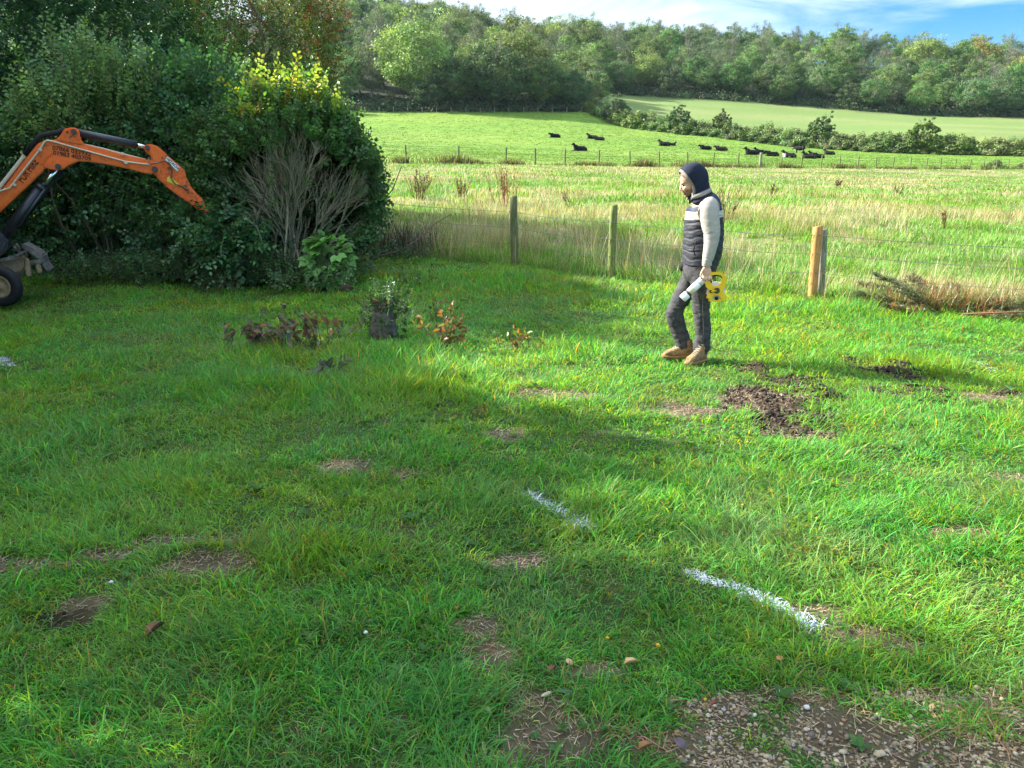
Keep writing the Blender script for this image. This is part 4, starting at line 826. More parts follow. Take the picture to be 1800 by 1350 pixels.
ff = thing('wire_fence', 'distant post and wire fence crossing the field below the cattle', 'fence', (0, 51, g1(0, 51)))
fpx = [610, 662, 714.7, 806, 889, 941, 993, 1053, 1107.5, 1159, 1209, 1253.6, 1297, 1336, 1374, 1409, 1443.5, 1476, 1508, 1540, 1570.6, 1601, 1629, 1654, 1680, 1705.6, 1730, 1752, 1773, 1800, 1830]
fl = []
pm = [revolve_post(.055, 1.12, 40+i).mesh('post', wood_grey, smooth=True) for i in range(3)]; big = revolve_post(.11, 1.2, 45).mesh('post', wood_pale, smooth=True)
for i, px in enumerate(fpx):
    Y = float(np.interp(px, [a for a, b in FARF_PX], [b for a, b in FARF_PX])); x = _fx(px, Y); fl.append((x, Y, g1(x, Y)))
    o = child('post', big if px == 1336 else pm[i % 3], ff); o.location = Vector((x, Y, g1(x, Y)))-ff.location; o.rotation_euler = (R(random.gauss(0, 1.2)), R(random.gauss(0, 1.5)), random.uniform(0, 3))
    if px == 1336: o['label'] = 'thicker pale post of the distant fence'
fl = np.array(fl)
for hw in (.35, .7, 1.05):
    a = Acc(); tubes(a, (fl+np.array([0, -.06, hw]))[None], np.full((1, len(fl)), .006), 3); child('wire', a.mesh('wire', wire_m), ff)
wf = thing('wire_fence', 'faint row of small posts along the foot of the wood', 'fence', (0, 213, g1(0, 213)))
sp = revolve_post(.09, 1.25, 60).mesh('post', wood_pale, smooth=True); wl = []
for px in np.arange(570, 1035, 25.0):
    x = _fx(px, 213); Y = float(wood_edge_y(x))-1.4; x = _fx(px, Y); wl.append((x, Y, g1(x, Y))); o = child('post', sp, wf); o.location = Vector(wl[-1])-wf.location; o.rotation_euler = (0, R(random.gauss(0, 3)), 0)
a = Acc(); tubes(a, (np.array(wl)+np.array([0, 0, 1.0]))[None], np.full((1, len(wl)), .008), 3); child('wire', a.mesh('wire', wire_m), wf)

# ------------------------------------------------------------------ dead dock and thistle stands in the pasture
def dead_dock(px, py, hpx, wpx, n, lb, lean=0.0, col=(.20, .115, .06)):
    x, y = hit(px, py); D = math.hypot(y, CH)*.99/FPX; h = hpx*D; w = wpx*D; z = g1(x, y); a = Acc()
    b = np.stack([x+rng.normal(0, w*.12, n), y+rng.normal(0, w*.12, n), np.full(n, z)], 1); d = np.stack([(b[:, 0]-x)/max(w, .05)*1.6+lean+rng.normal(0, .08, n), rng.normal(0, .2, n), np.ones(n)], 1)
    l0 = limb_paths(n, b, d, rnd(n, .6, 1.05)*h, 6, .08, .1); tubes(a, l0, np.linspace(.008, .003, 6)[None]*np.full((n, 1), max(1, y/16)), 3, jit(col, n, .2, .05))
    m_ = n*7; bi = rng.integers(0, n, m_); ti = rng.integers(2, 6, m_); l1 = limb_paths(m_, l0[bi, ti], unit(l0[bi, ti]-l0[bi, ti-1])+sph(m_)*.5+np.array([0, 0, .2]), rnd(m_, .12, .3)*h, 3, .1, .3)
    tubes(a, l1, np.full((m_, 3), .0022*max(1, y/14)), 3, jit(col, m_, .2, .05))
    k = m_*5; bi = rng.integers(0, m_, k); t_ = rnd(k)[:, None]; pos = l1[bi, 0]*(1-t_)+l1[bi, 2]*t_; leaves(a, pos+sph(k)*.01, sph(k), sph(k), .022*max(1, y/14)*rnd(k, .6, 1.4), .8, jit(col, k, .25, .08), flat=True)
    o = a.mesh('dead_dock', near_twig, origin=(x, y, z)); ob = link('dead_dock', o); ob.location = (x, y, z); tag(ob, lb, 'dead plant', 'dead brown plant stands in the pasture')
for q in [(735, 352, 44, 46, 16, 'dense brown dried dock stand in the pasture nearest the cut bush'), (812, 352, 34, 44, 9, 'loose brown dried dock between two fuller stands'), (890, 366, 62, 52, 13, 'tall reddish dried dock stand just behind the mossy fence post', 0, (.27, .12, .06)),
          (1003, 368, 42, 16, 2, 'single leaning brown dock stalk between two fence posts', -.45), (1276, 392, 58, 26, 8, "dry brown seedhead stalks behind the person's back"), (1662, 402, 28, 22, 5, 'brown thistle heads among pale grass behind the new post'),
          (1355, 348, 20, 12, 4, 'small brown seedheads in the pasture below the cattle'), (1474, 330, 16, 14, 5, 'small rusty dock stand close to the distant fence'), (1575, 348, 18, 26, 5, 'low brown stalks in the pasture under the round hedge tree')]: dead_dock(*q)

# ------------------------------------------------------------------ cattle
cow_black = solid_mat('black_hide', (.006, .0055, .006), rough=.7, spec=.2, noise=.3, nscale=8)
cow_brown = solid_mat('brown_hide', (.030, .014, .008), rough=.6, spec=.3, noise=.3, nscale=6, col2=(.015, .010, .008))
cow_pied = solid_mat('pied_hide', attr=True, rough=.6, spec=.3, noise=.15, nscale=8)
def ell(bm, c_, r_, rot=None, seg=14):
    m_ = Matrix.Translation(c_) @ (rot or Matrix()) @ Matrix.Diagonal((*r_, 1)); bmesh.ops.create_uvsphere(bm, u_segments=seg, v_segments=max(8, seg*2//3), radius=1, matrix=m_)
def cone_seg(bm, p, q, r1, r2, seg=10):
    p, q = Vector(p), Vector(q); d = q-p; m_ = Matrix.Translation((p+q)/2) @ d.to_track_quat('Z', 'Y').to_matrix().to_4x4()
    bmesh.ops.create_cone(bm, cap_ends=True, segments=seg, radius1=r1, radius2=r2, depth=d.length, matrix=m_); ell(bm, p, (r1*.98,)*3, seg=10); ell(bm, q, (r2*.98,)*3, seg=10)
def fuse(bm, name, voxel, smooth=6, sfac=.5):
    """one continuous surface out of overlapping volumes"""
    me = bpy.data.meshes.new('tmp'); bm.to_mesh(me); bm.free(); o = bpy.data.objects.new('tmp', me); COL.objects.link(o)
    r_ = o.modifiers.new('r', 'REMESH'); r_.mode = 'VOXEL'; r_.voxel_size = voxel; r_.adaptivity = 0
    s_ = o.modifiers.new('s', 'SMOOTH'); s_.factor = sfac; s_.iterations = smooth
    dg = bpy.context.evaluated_depsgraph_get(); out = bpy.data.meshes.new_from_object(o.evaluated_get(dg)); out.name = name
    bpy.data.objects.remove(o); bpy.data.meshes.remove(me); out.polygons.foreach_set('use_smooth', np.ones(len(out.polygons), bool)); return out
def setcol(me, fn):
    v = np.empty(len(me.vertices)*3, np.float32); me.vertices.foreach_get('co', v); v = v.reshape(-1, 3); c_ = np.ones((len(v), 4), np.float32); c_[:, :3] = fn(v)
    a = me.color_attributes.new('col', 'FLOAT_COLOR', 'POINT'); a.data.foreach_set('color', c_.ravel())
def verts(me):
    v = np.empty(len(me.vertices)*3, np.float32); me.vertices.foreach_get('co', v); return v.reshape(-1, 3)
def cow_lying(head='up', seed=0):
    bm = bmesh.new(); ell(bm, (0, 0, .36), (.85, .42, .36)); ell(bm, (-.48, 0, .46), (.36, .33, .42)); ell(bm, (.55, .02, .36), (.42, .40, .36)); ell(bm, (.72, .25, .28), (.34, .17, .26)); ell(bm, (.72, -.28, .26), (.34, .15, .24))
    cone_seg(bm, (.95, -.3, .1), (.45, -.48, .08), .09, .06); cone_seg(bm, (-.6, -.22, .2), (-.95, -.25, .08), .1, .06); cone_seg(bm, (-.95, -.25, .08), (-.65, -.32, .05), .06, .05); cone_seg(bm, (-.6, .2, .2), (-.98, .2, .08), .1, .06)
    hz_ = 1.02 if head == 'up' else .80; hx = -.90 if head == 'up' else -1.02
    cone_seg(bm, (-.6, 0, .55), (hx+.08, 0, hz_-.05), .26, .14); cone_seg(bm, (hx+.08, 0, hz_), (hx-.20, 0, hz_-.16), .14, .09); ell(bm, (hx-.20, 0, hz_-.17), (.09, .095, .08))
    for s_ in (-1, 1): cone_seg(bm, (hx+.08, s_*.1, hz_+.07), (hx+.12, s_*.26, hz_+.06), .045, .02)
    cone_seg(bm, (1.0, 0, .6), (1.16, .05, .12), .035, .02)
    return fuse(bm, 'cow', .035, 3)
def cow_standing():
    bm = bmesh.new(); ell(bm, (0, 0, .98), (.82, .33, .40)); ell(bm, (-.55, 0, 1.02), (.36, .30, .42)); ell(bm, (.62, 0, 1.05), (.36, .31, .38)); ell(bm, (.05, 0, .84), (.55, .31, .30))
    for s_ in (-1, 1):
        cone_seg(bm, (-.58, s_*.18, .8), (-.60, s_*.17, .42), .13, .065); cone_seg(bm, (-.60, s_*.17, .42), (-.60, s_*.17, .06), .055, .05); ell(bm, (-.62, s_*.17, .04), (.08, .06, .05))
        cone_seg(bm, (.66, s_*.18, .95), (.60, s_*.18, .62), .20, .11); cone_seg(bm, (.60, s_*.18, .62), (.76, s_*.17, .42), .09, .06); cone_seg(bm, (.76, s_*.17, .42), (.72, s_*.17, .06), .05, .048); ell(bm, (.70, s_*.17, .04), (.08, .06, .05))
    cone_seg(bm, (-.75, 0, 1.12), (-1.12, -.05, 1.05), .24, .15); cone_seg(bm, (-1.1, -.05, 1.05), (-1.42, -.08, .84), .13, .075); ell(bm, (-1.44, -.08, .82), (.08, .085, .07))
    for s_ in (-1, 1): cone_seg(bm, (-1.06, s_*.1-.05, 1.12), (-1.02, s_*.27-.05, 1.12), .045, .02)
    cone_seg(bm, (.95, 0, 1.2), (1.02, 0, .55), .03, .025)
    return fuse(bm, 'cow', .035, 3)
CU, CD, CS = cow_lying('up'), cow_lying('down'), cow_standing()
def variant(me, mt):
    m_ = me.copy(); m_.materials.append(mt); return m_
CP = CU.copy(); setcol(CP, lambda v: np.where(((v[:, 0] < -.55) & (v[:, 0] > -1.0) & (v[:, 2] < .62))[:, None] | ((v[:, 0] > -.2) & (v[:, 0] < .1) & (v[:, 2] < .2))[:, None], np.array([[.6, .58, .52]]), np.array([[.028, .018, .012]]))); CP.materials.append(cow_pied)
UB, DB, SB, UR, DR = variant(CU, cow_black), variant(CD, cow_black), variant(CS, cow_black), variant(CU, cow_brown), variant(CD, cow_brown)
COWS = [(975, 242.0, DB, 0, .85, 'black cow lying alone, highest and farthest from the others'), (1040.5, 243.5, UB, 0, .85, 'black cow lying at the head of a touching pair high in the field'), (1053, 246, DR, 0, .82, 'brownish cow lying at the rump of the black one high in the field'),
        (1018.5, 264.7, UB, 0, .95, 'black cow lying by itself just above the distant fence'), (1167.5, 256, UB, 0, .9, 'black cow lying next to a small brown one facing away from it'), (1182, 256, UR, 1, .62, 'small brown calf lying with head raised, facing the opposite way'),
        (1239.5, 263.8, DB, 0, .85, "black cow lying above the person's hood"), (1267, 265.6, DR, 0, .9, 'dark brown cow lying next along from the one above the hood'), (1321, 272, UB, 0, 1.0, 'large black cow lying stretched in front of another whose head shows over it'),
        (1335, 270.3, UB, 0, .85, 'black cow lying behind, its head showing over the large one'), (1356.7, 274.8, DB, 0, .9, 'black cow lying alone between the overlapping pair and the pied cow'), (1386, 277.5, CP, 0, .95, 'dark cow lying with white chest and raised head'),
        (1405.6, 270, SB, 0, .82, 'black cow standing, the only one on its feet'), (1421, 278.5, UR, 0, .95, 'dark brown cow lying in front below the standing one'), (1437.5, 277.6, DB, 0, .85, 'black cow lying at the rump of the dark brown one'),
        (1429, 274.3, UB, 0, .75, 'black cow lying behind the overlapping pair, only its back showing'), (1457, 272.2, UR, 0, .85, 'brown-backed cow lying last in the row toward the hedge')]
for i, (px, py, me, flip, s, lb) in enumerate(COWS):
    x, y = hit(px, py); o = link('cow', me); o.location = (x, y, g1(x, y)-.04); sn = (-1 if flip else 1)*1.18*s; o.scale = (abs(sn),)*3
    o.rotation_euler = (0, 0, (math.pi if flip else 0)+random.uniform(-.25, .25)+(-.45 if me is SB else 0)); tag(o, lb, 'cow', 'cattle in the green field')
# ------------------------------------------------------------------ mini excavator reaching into the hedge
rng = np.random.default_rng(401)
orange = solid_mat('orange_paint', (.88, .15, .014), rough=.45, spec=.5, noise=.16, nscale=7, col2=(.33, .075, .03), thresh=(.56, .74), coat=.15, bump=.0006, bscale=30)
orange_worn = solid_mat('worn_orange_paint', (.80, .14, .02), rough=.55, spec=.4, noise=.25, nscale=11, col2=(.14, .06, .035), thresh=(.50, .68))
blk = solid_mat('black_steel', (.035, .037, .045), rough=.38, spec=.5, noise=.15, nscale=8)
blk_r = solid_mat('black_rubber', (.016, .016, .018), rough=.75, spec=.3, noise=.3, nscale=30, bump=.001)
chrome = solid_mat('chrome_rod', (.75, .76, .78), rough=.18, metal=1.0)
cream = solid_mat('cream_pipe', (.62, .56, .42), rough=.45, spec=.4, noise=.12, nscale=25, col2=(.35, .28, .18), thresh=(.6, .8))
muddy = solid_mat('muddy_steel', (.20, .18, .15), rough=.8, spec=.2, noise=.35, nscale=9, col2=(.09, .08, .075), bump=.004, bscale=25)
mud = solid_mat('dried_mud', (.30, .22, .13), rough=.95, spec=.1, noise=.3, nscale=12, bump=.008, bscale=20)
letter_blk = solid_mat('black_lettering', (.07, .018, .012), rough=.6)
white_panel = solid_mat('white_panel', (.78, .77, .72), rough=.5, noise=.08, nscale=30)
yellow_label = solid_mat('yellow_label', (.80, .60, .05), rough=.5, noise=.08, nscale=30)
def EY(px): return 10.55+px/380*1.1
EDIR = Vector((P(380, 300, EY(380)).x-P(0, 300, EY(0)).x, EY(380)-EY(0), 0)).normalized(); ENRM = Vector((EDIR.y, -EDIR.x, 0))   # along the arm, towards the camera
def EP(px, py, off=0.0): return P(px, py, EY(px))+ENRM*off
def slab(poly, th, off=0.0, bev=.012, bulge=None):
    """plate traced in the arm's own plane, given its real thickness"""
    bm = bmesh.new(); f = [bm.verts.new(EP(x, y, off+th/2)) for x, y in poly]; b_ = [bm.verts.new(EP(x, y, off-th/2)) for x, y in poly]; n = len(poly)
    bm.faces.new(f); bm.faces.new(b_[::-1])
    for i in range(n): bm.faces.new((f[i], b_[i], b_[(i+1) % n], f[(i+1) % n]))
    bmesh.ops.recalc_face_normals(bm, faces=bm.faces)
    if bev:
        e = [e for e in bm.edges if len(e.link_faces) == 2 and e.calc_face_angle(0) > .5]
        bmesh.ops.bevel(bm, geom=e, offset=bev, segments=2, affect='EDGES', clamp_overlap=True)
    return bm
def put(bm, name, mt, parent, label=None):
    me = bpy.data.meshes.new(name); bm.to_mesh(me); bm.free(); me.materials.append(mt); o = child(name, me, parent)
    if label: o['label'] = label
    return o
def tube_obj(name, pts, r_, mt, parent, sides=10, label=None, caps=True):
    a = Acc(); p_ = np.array([list(q) for q in pts], float); rr = np.full(len(p_), r_) if np.isscalar(r_) else np.array(r_); tubes(a, p_[None], rr[None], sides, caps=caps)
    o = child(name, a.mesh(name, mt, smooth=False), parent)
    for pl in o.data.polygons: pl.use_smooth = len(pl.vertices) == 4
    if label: o['label'] = label
    return o
def disc_bm(c_, ax, r_, w, seg=28):
    bm = bmesh.new(); m_ = Matrix.Translation(c_) @ Vector(ax).to_track_quat('Z', 'Y').to_matrix().to_4x4(); bmesh.ops.create_cone(bm, cap_ends=True, segments=seg, radius1=r_, radius2=r_, depth=w, matrix=m_)
    bmesh.ops.bevel(bm, geom=[e for e in bm.edges if len(e.link_faces) == 2 and e.calc_face_angle(0) > 1], offset=min(r_, w)*.12, segments=2, affect='EDGES'); return bm
def lettering(txt, p0, p1, h, mt, parent, xs=1.0, off=0.0, name='lettering', up=None, shear=0):
    cu = bpy.data.curves.new('t', 'FONT'); cu.body = txt; cu.size = 1; cu.extrude = .01; cu.offset = .02; cu.shear = shear; o = bpy.data.objects.new('t', cu); COL.objects.link(o)
    bpy.context.view_layer.update(); me = bpy.data.meshes.new_from_object(o.evaluated_get(bpy.context.evaluated_depsgraph_get())); bpy.data.objects.remove(o); bpy.data.curves.remove(cu)
    v = verts(me).copy(); w = v[:, 0].max()-v[:, 0].min(); v[:, 0] -= v[:, 0].min(); a0, a1 = EP(*p0, off), EP(*p1, off); xd = (a1-a0); ln = xd.length; xd.normalize(); zd = ENRM; yd = zd.cross(xd).normalized()
    if up is not None and yd.z < 0 and up > 0: yd = -yd
    X = v[:, 0]/w*ln; Yv = v[:, 1]*h/.73; Z = v[:, 2]*.15
    out = np.array(a0)+X[:, None]*np.array(xd)+Yv[:, None]*np.array(yd)+Z[:, None]*np.array(zd); me.vertices.foreach_set('co', out.astype(np.float32).ravel()); me.name = name; me.materials.clear(); me.materials.append(mt); me.update()
    return child(name, me, parent)
dg_ = thing('excavator', 'orange mini excavator with its arm reaching into the hedge', 'excavator', tuple(P(-160, 470, 10.6).xy)+(0.0,))
BT = .17
boom = put(slab([(0, 374), (42, 335), (77, 301), (80, 295), (88, 297), (99, 298.5), (112, 297), (122, 291), (138.7, 284), (160, 285), (186.7, 289), (225, 297), (256, 305), (268, 306), (276, 298), (274, 288), (264, 281.5), (240, 277), (213, 271), (180, 262), (149, 254), (143, 248), (141, 236), (140, 229), (134, 225.5), (126, 224.5), (113, 227), (110, 234), (104, 242), (98.7, 246), (84, 247), (69, 252), (60, 262), (40, 288), (0, 341), (-70, 418), (-100, 440), (-108, 462), (-88, 470), (-60, 436)], BT), 'boom', orange, dg_)
# welded box look: raised side plate and darker top bracket ears
put(slab([(112, 229), (126, 226.5), (134, 227.5), (138, 231), (140, 247), (148, 256), (120, 252), (100, 247.5), (107, 242)], BT+.03), 'cylinder_bracket', orange_worn, dg_)
put(slab([(80, 294), (88, 283), (98, 276), (104, 283), (122, 283), (124, 290), (112, 298), (99, 300), (88, 298)], BT+.05), 'lower_bracket', orange, dg_)
put(disc_bm(EP(104, 293), ENRM, .035, BT+.12), 'pin', blk, dg_); put(disc_bm(EP(131, 232.5), ENRM, .033, BT+.09), 'pin', blk, dg_); put(disc_bm(EP(119.5, 233), ENRM, .012, BT+.05), 'pin', blk_r, dg_)
put(slab([(75, 277), (90, 268), (97, 270), (90, 276), (82, 284), (79, 293), (71, 291), (66, 286)], BT+.02, off=0), 'rust_patch', orange_worn, dg_)
dip = put(slab([(253, 257), (259, 253.5), (266.7, 254), (276, 257), (284, 263), (300, 278), (318, 293), (325, 300), (327, 311), (336, 329), (345, 339), (354.7, 349), (365, 366.7), (384, 390.7), (372, 388), (354.7, 374), (330, 355), (310, 342), (293, 329), (280, 316), (268, 304), (265, 294), (267, 284), (264, 273), (258, 268), (253, 263)], .13), 'dipper_arm', orange_worn, dg_, 'scratched orange end arm pushed into the leaves')
put(slab([(266, 254), (276, 257), (284, 263), (286, 282), (284, 300), (280, 312), (268, 303), (266.5, 294), (268, 284), (265.5, 273), (260, 267)], .15), 'side_plate', orange, dg_)
put(disc_bm(EP(272, 298), ENRM, .04, .24), 'pin', blk, dg_); put(disc_bm(EP(259, 260), ENRM, .03, .2), 'pin', blk, dg_)
bk = None and put(slab([(362, 372), (384, 385), (400, 410), (398, 440), (380, 455), (356, 440), (352, 405)], .42, bev=.02), 'bucket', muddy, dg_, 'muddy digging bucket hidden in the hedge leaves')
c1 = tube_obj('dipper_cylinder', [EP(134, 232.5), EP(240, 254.3)], .052, blk, dg_, 20); tube_obj('piston_rod', [EP(236, 253.4), EP(259, 259.5)], .026, chrome, dg_, 14)
tube_obj('boom_cylinder', [EP(71, 330), EP(10, 414)], .068, blk, dg_, 20); tube_obj('piston_rod', [EP(104, 293), EP(69, 333)], .036, chrome, dg_, 14)
tube_obj('cylinder_pipe', [EP(66, 333, .03)+Vector((.10, 0, 0)), EP(17, 402, .03)+Vector((.10, 0, 0))], .018, blk, dg_, 8)
tube_obj('cylinder_collar', [EP(74.5, 326), EP(69.5, 332)], .076, blk, dg_, 20)
tube_obj('cylinder_guard', [EP(103, 297, -.07), EP(30, 392, -.07)], .06, blk_r, dg_, 12)
F_ = BT/2+.022
tube_obj('hydraulic_pipe', [EP(-30, 352, F_), EP(4, 335, F_), EP(19, 330.5, F_), EP(25, 323, F_), EP(72, 263.5, F_), EP(80, 250, F_), EP(85, 247.5, F_), EP(93, 249, F_), EP(150, 265, F_), EP(221, 284.5, F_), EP(250, 288.5, F_), EP(264, 289.5, F_)], .011, cream, dg_, 8)
tube_obj('hydraulic_pipe', [EP(149, 254, F_-.07), EP(180, 261, F_-.07), EP(215, 270.5, F_-.07), EP(258, 281, F_-.07)], .011, cream, dg_, 8)
tube_obj('hydraulic_pipe', [EP(-40, 376, .02), EP(0, 329, .02), EP(38, 281, .02), EP(64, 247.5, .02)], .026, cream, dg_, 10, 'thick cream pipe cover along the upper edge of the boom')
tube_obj('hydraulic_hose', [EP(45, 273, .05), EP(64, 247, .05), EP(72, 239, .05), EP(88, 236, .05), EP(104, 233, .05), EP(112, 228, .05)], .032, blk_r, dg_, 10)
tube_obj('hydraulic_hose', [EP(255, 283, .06), EP(262, 277, .08), EP(262, 289, .11), EP(275, 287, .12), EP(288, 283.5, .11), EP(297, 286, .10), EP(303, 296, .09), EP(300, 312, .09), EP(308, 324, .09), EP(322, 328, .09), EP(331, 336, .09)], .010, muddy, dg_, 8)
for x, y in ((73, 264), (28, 325), (222, 286.5), (216, 271)):
    put(slab([(x-3.2, y-3.4), (x+3.6, y-1.6), (x+2.2, y+3.6), (x-3.8, y+1.4)], .05, off=BT/2+.02, bev=.006), 'pipe_clamp', cream, dg_)
put(slab([(41, 272.5), (46, 271), (47, 278), (42, 280)], .07, off=.03, bev=.006), 'pipe_clamp', cream, dg_)
lettering('07866 033932', (93, 262.8), (160.5, 275), .054, letter_blk, dg_, off=BT/2+.004)
lettering('01983 403709', (94.4, 271.7), (160.6, 283.2), .054, letter_blk, dg_, off=BT/2+.0045)
lettering('FOR HIRE', (42.5, 322), (70.5, 285.5), .098, letter_blk, dg_, off=BT/2+.004)
sg = put(slab([(294.4, 275), (316, 295), (312, 301.5), (290.2, 281.2)], .008, off=.078, bev=0), 'maker_sign', white_panel, dg_)
lettering('HITACHI', (292.6, 280.2), (312.6, 298.8), .036, blk_r, dg_, off=.084)
put(slab([(294, 311.5), (299, 309.5), (314, 323.5), (311.5, 328), (293, 318)], .006, off=.068, bev=0), 'warning_sticker', yellow_label, dg_)
put(slab([(-60, 400), (0, 406), (15, 416), (19, 428), (11, 443), (0, 449), (-60, 455)], .34, bev=.03), 'swing_bracket', blk, dg_)
# dozer blade and its arms
put(slab([(-60, 462), (0, 454), (25, 448), (49, 437), (53, 441), (28, 454), (0, 461), (-60, 470)], .12, off=.25), 'blade_arm', muddy, dg_)
put(slab([(-60, 472), (0, 461), (27, 455), (46, 447), (51, 452), (50, 470), (42, 476), (28, 479.5), (15, 474), (0, 468), (-60, 480)], .5, off=-.05, bev=.03), 'blade_bracket', mud, dg_)
put(slab([(40, 427), (50, 430), (78, 446.5), (81, 460), (91, 474.5), (86, 477), (77, 467), (74.5, 458), (58, 447), (50, 440), (44, 437)], .5, off=-.1, bev=.015), 'blade', muddy, dg_)
for pl in ([(49, 450), (56, 455), (59.5, 480), (57, 484), (50, 482), (48.5, 466)], [(66, 463), (73.5, 462), (78.5, 476), (71, 478.5)]): put(slab(pl, .1, off=.20), 'blade_tooth', mud, dg_)
put(slab([(54, 457), (77, 453), (79, 461), (58, 464)], .3, off=.05), 'cross_bar', muddy, dg_)
tube_obj('spike', [EP(24, 432), EP(30, 442)], .02, muddy, dg_); tube_obj('spike', [EP(28, 428), EP(37, 440)], .02, muddy, dg_)
# body, cab and tracks, beyond the picture edge
bx_, by_ = P(-260, 430, 10.5).x, 10.5
def boxbm(x0, x1, y0, y1, z0, z1, bev=.05):
    bm = bmesh.new(); bmesh.ops.create_cube(bm, size=1, matrix=Matrix.Translation(((x0+x1)/2, (y0+y1)/2, (z0+z1)/2)) @ Matrix.Diagonal((x1-x0, y1-y0, z1-z0, 1))); bmesh.ops.bevel(bm, geom=bm.edges[:], offset=bev, segments=3, affect='EDGES'); return bm
put(boxbm(bx_-.75, bx_+.7, by_-.62, by_+.62, .55, 1.05, .12), 'engine_housing', orange, dg_)
put(boxbm(bx_-.1, bx_+.5, by_-.25, by_+.25, .36, .56, .03), 'turntable', blk, dg_)
for s_ in (-1, 1):
    t_ = put(boxbm(bx_-.85, bx_+.95, by_+s_*.52-.13, by_+s_*.52+.13, .02, .42, .12), 'track', blk_r, dg_)
    for k in (-.6, -.2, .2, .6): put(disc_bm(Vector((bx_+.05+k, by_+s_*.52, .2)), (0, 1, 0), .11, .3), 'track_roller', muddy, dg_)
put(boxbm(bx_-.55, bx_+.45, by_-.5, by_+.5, 2.18, 2.26, .03), 'cab_roof', orange, dg_)
for sx_ in (-.5, .4):
    for sy_ in (-.45, .45): tube_obj('cab_post', [Vector((bx_+sx_, by_+sy_, 1.0)), Vector((bx_+sx_, by_+sy_, 2.2))], .025, blk, dg_, 8)
put(boxbm(bx_-.25, bx_+.2, by_-.25, by_+.25, 1.05, 1.25, .05), 'seat', blk_r, dg_); put(boxbm(bx_-.33, bx_-.22, by_-.25, by_+.25, 1.2, 1.7, .04), 'seat_back', blk_r, dg_)
# wheeled trailer standing in front of the digger, only its wheel in the picture
WC = P(3, 503.5, 10.1); wz = WC.z
trl = thing('trailer', 'small trailer whose tan-rimmed black wheel shows in front of the digger', 'trailer', (WC.x-.9, 10.5, 0))
def lathe(name, prof, c_, mt, parent, seg=40, smooth=True):
    """profile (radius, y offset) turned about the wheel's axle"""
    a = Acc(); th = np.arange(seg)*2*np.pi/seg; pr = np.array(prof); k = len(pr); v = np.stack([c_[0]+pr[:, 0:1]*np.cos(th), c_[1]+pr[:, 1:2]+0*th, c_[2]+pr[:, 0:1]*np.sin(th)], -1)
    i = np.arange(k-1)[:, None]*seg; j = np.arange(seg)[None]; j2 = (j+1) % seg; a.add(v.reshape(-1, 3), np.stack([i+j, i+seg+j, i+seg+j2, i+j2], -1).reshape(-1, 4)); return child(name, a.mesh(name, mt, smooth=smooth), parent)
for yo in (0,):
    c_ = (WC.x, WC.y+yo, wz); w_ = bpy.data.objects.new('wheel', None); COL.objects.link(w_); w_.parent = trl
    lathe('tyre', [(.148, -.05), (.165, -.066), (.20, -.074), (.235, -.066), (.252, -.048), (.262, -.02), (.262, .02), (.252, .048), (.235, .066), (.20, .074), (.165, .066), (.148, .05)], c_, blk_r, w_)
    lathe('rim', [(0.0, -.052), (.03, -.052), (.04, -.035), (.10, -.03), (.118, -.05), (.15, -.055), (.15, .05), (.0, .05)], c_, mud, w_)
tube_obj('axle', [Vector((WC.x, WC.y, wz)), Vector((WC.x, WC.y+.3, wz))], .02, muddy, trl)
put(boxbm(WC.x-1.5, WC.x-.34, WC.y+.05, WC.y+1.05, .34, .42, .01), 'trailer_bed', muddy, trl); put(boxbm(WC.x-1.5, WC.x-.1, WC.y+.12, WC.y+.2, .26, .33, .01), 'chassis_rail', muddy, trl); pass
# ------------------------------------------------------------------ the person
rng = np.random.default_rng(501)
PY0 = 6.95
skin = solid_mat('skin', attr=True, rough=.55, spec=.35, noise=.06, nscale=40)
navy = solid_mat('quilted_nylon', attr=True, rough=.62, spec=.3, noise=.2, nscale=14, bump=.003, bscale=60)
hoodm = solid_mat('navy_cotton', (.012, .017, .034), rough=.75, spec=.2, noise=.25, nscale=22, bump=.001, bscale=120)
knit = solid_mat('grey_beige_knit', (.37, .345, .31), rough=.9, spec=.1, noise=.08, nscale=30, bump=.0012, bscale=160)
trou = solid_mat('charcoal_work_cloth', (.040, .040, .046), rough=.8, spec=.2, noise=.25, nscale=12, col2=(.075, .072, .072), bump=.0015, bscale=90)
suede = solid_mat('tan_suede', (.30, .185, .09), rough=.85, spec=.15, noise=.3, nscale=18, col2=(.13, .085, .045), thresh=(.48, .66), bump=.0015, bscale=90)
solem = solid_mat('boot_sole', (.24, .14, .06), rough=.85, spec=.2, noise=.3, nscale=30)
blackcloth = solid_mat('black_cloth', (.012, .012, .014), rough=.8, spec=.2)
eye_m = solid_mat('eye', (.05, .035, .03), rough=.2, spec=.5)
fx_, fy_ = P(1225, 634, 6.9).xy
man = thing('person', 'person in hooded navy quilted gilet, grey trousers and tan boots standing on the lawn', 'person', (fx_, fy_, g1(fx_, fy_)))
def crom(pts, m):
    p = np.array(pts, float); k = len(p); ext = np.vstack([2*p[0]-p[1], p, 2*p[-1]-p[-2]]); t = np.linspace(0, k-1-1e-9, m); i = t.astype(int); f = (t-i)[:, None]
    a, b, c_, d = ext[i], ext[i+1], ext[i+2], ext[i+3]; return .5*((2*b)+(-a+c_)*f+(2*a-5*b+4*c_-d)*f**2+(-a+3*b-3*c_+d)*f**3)
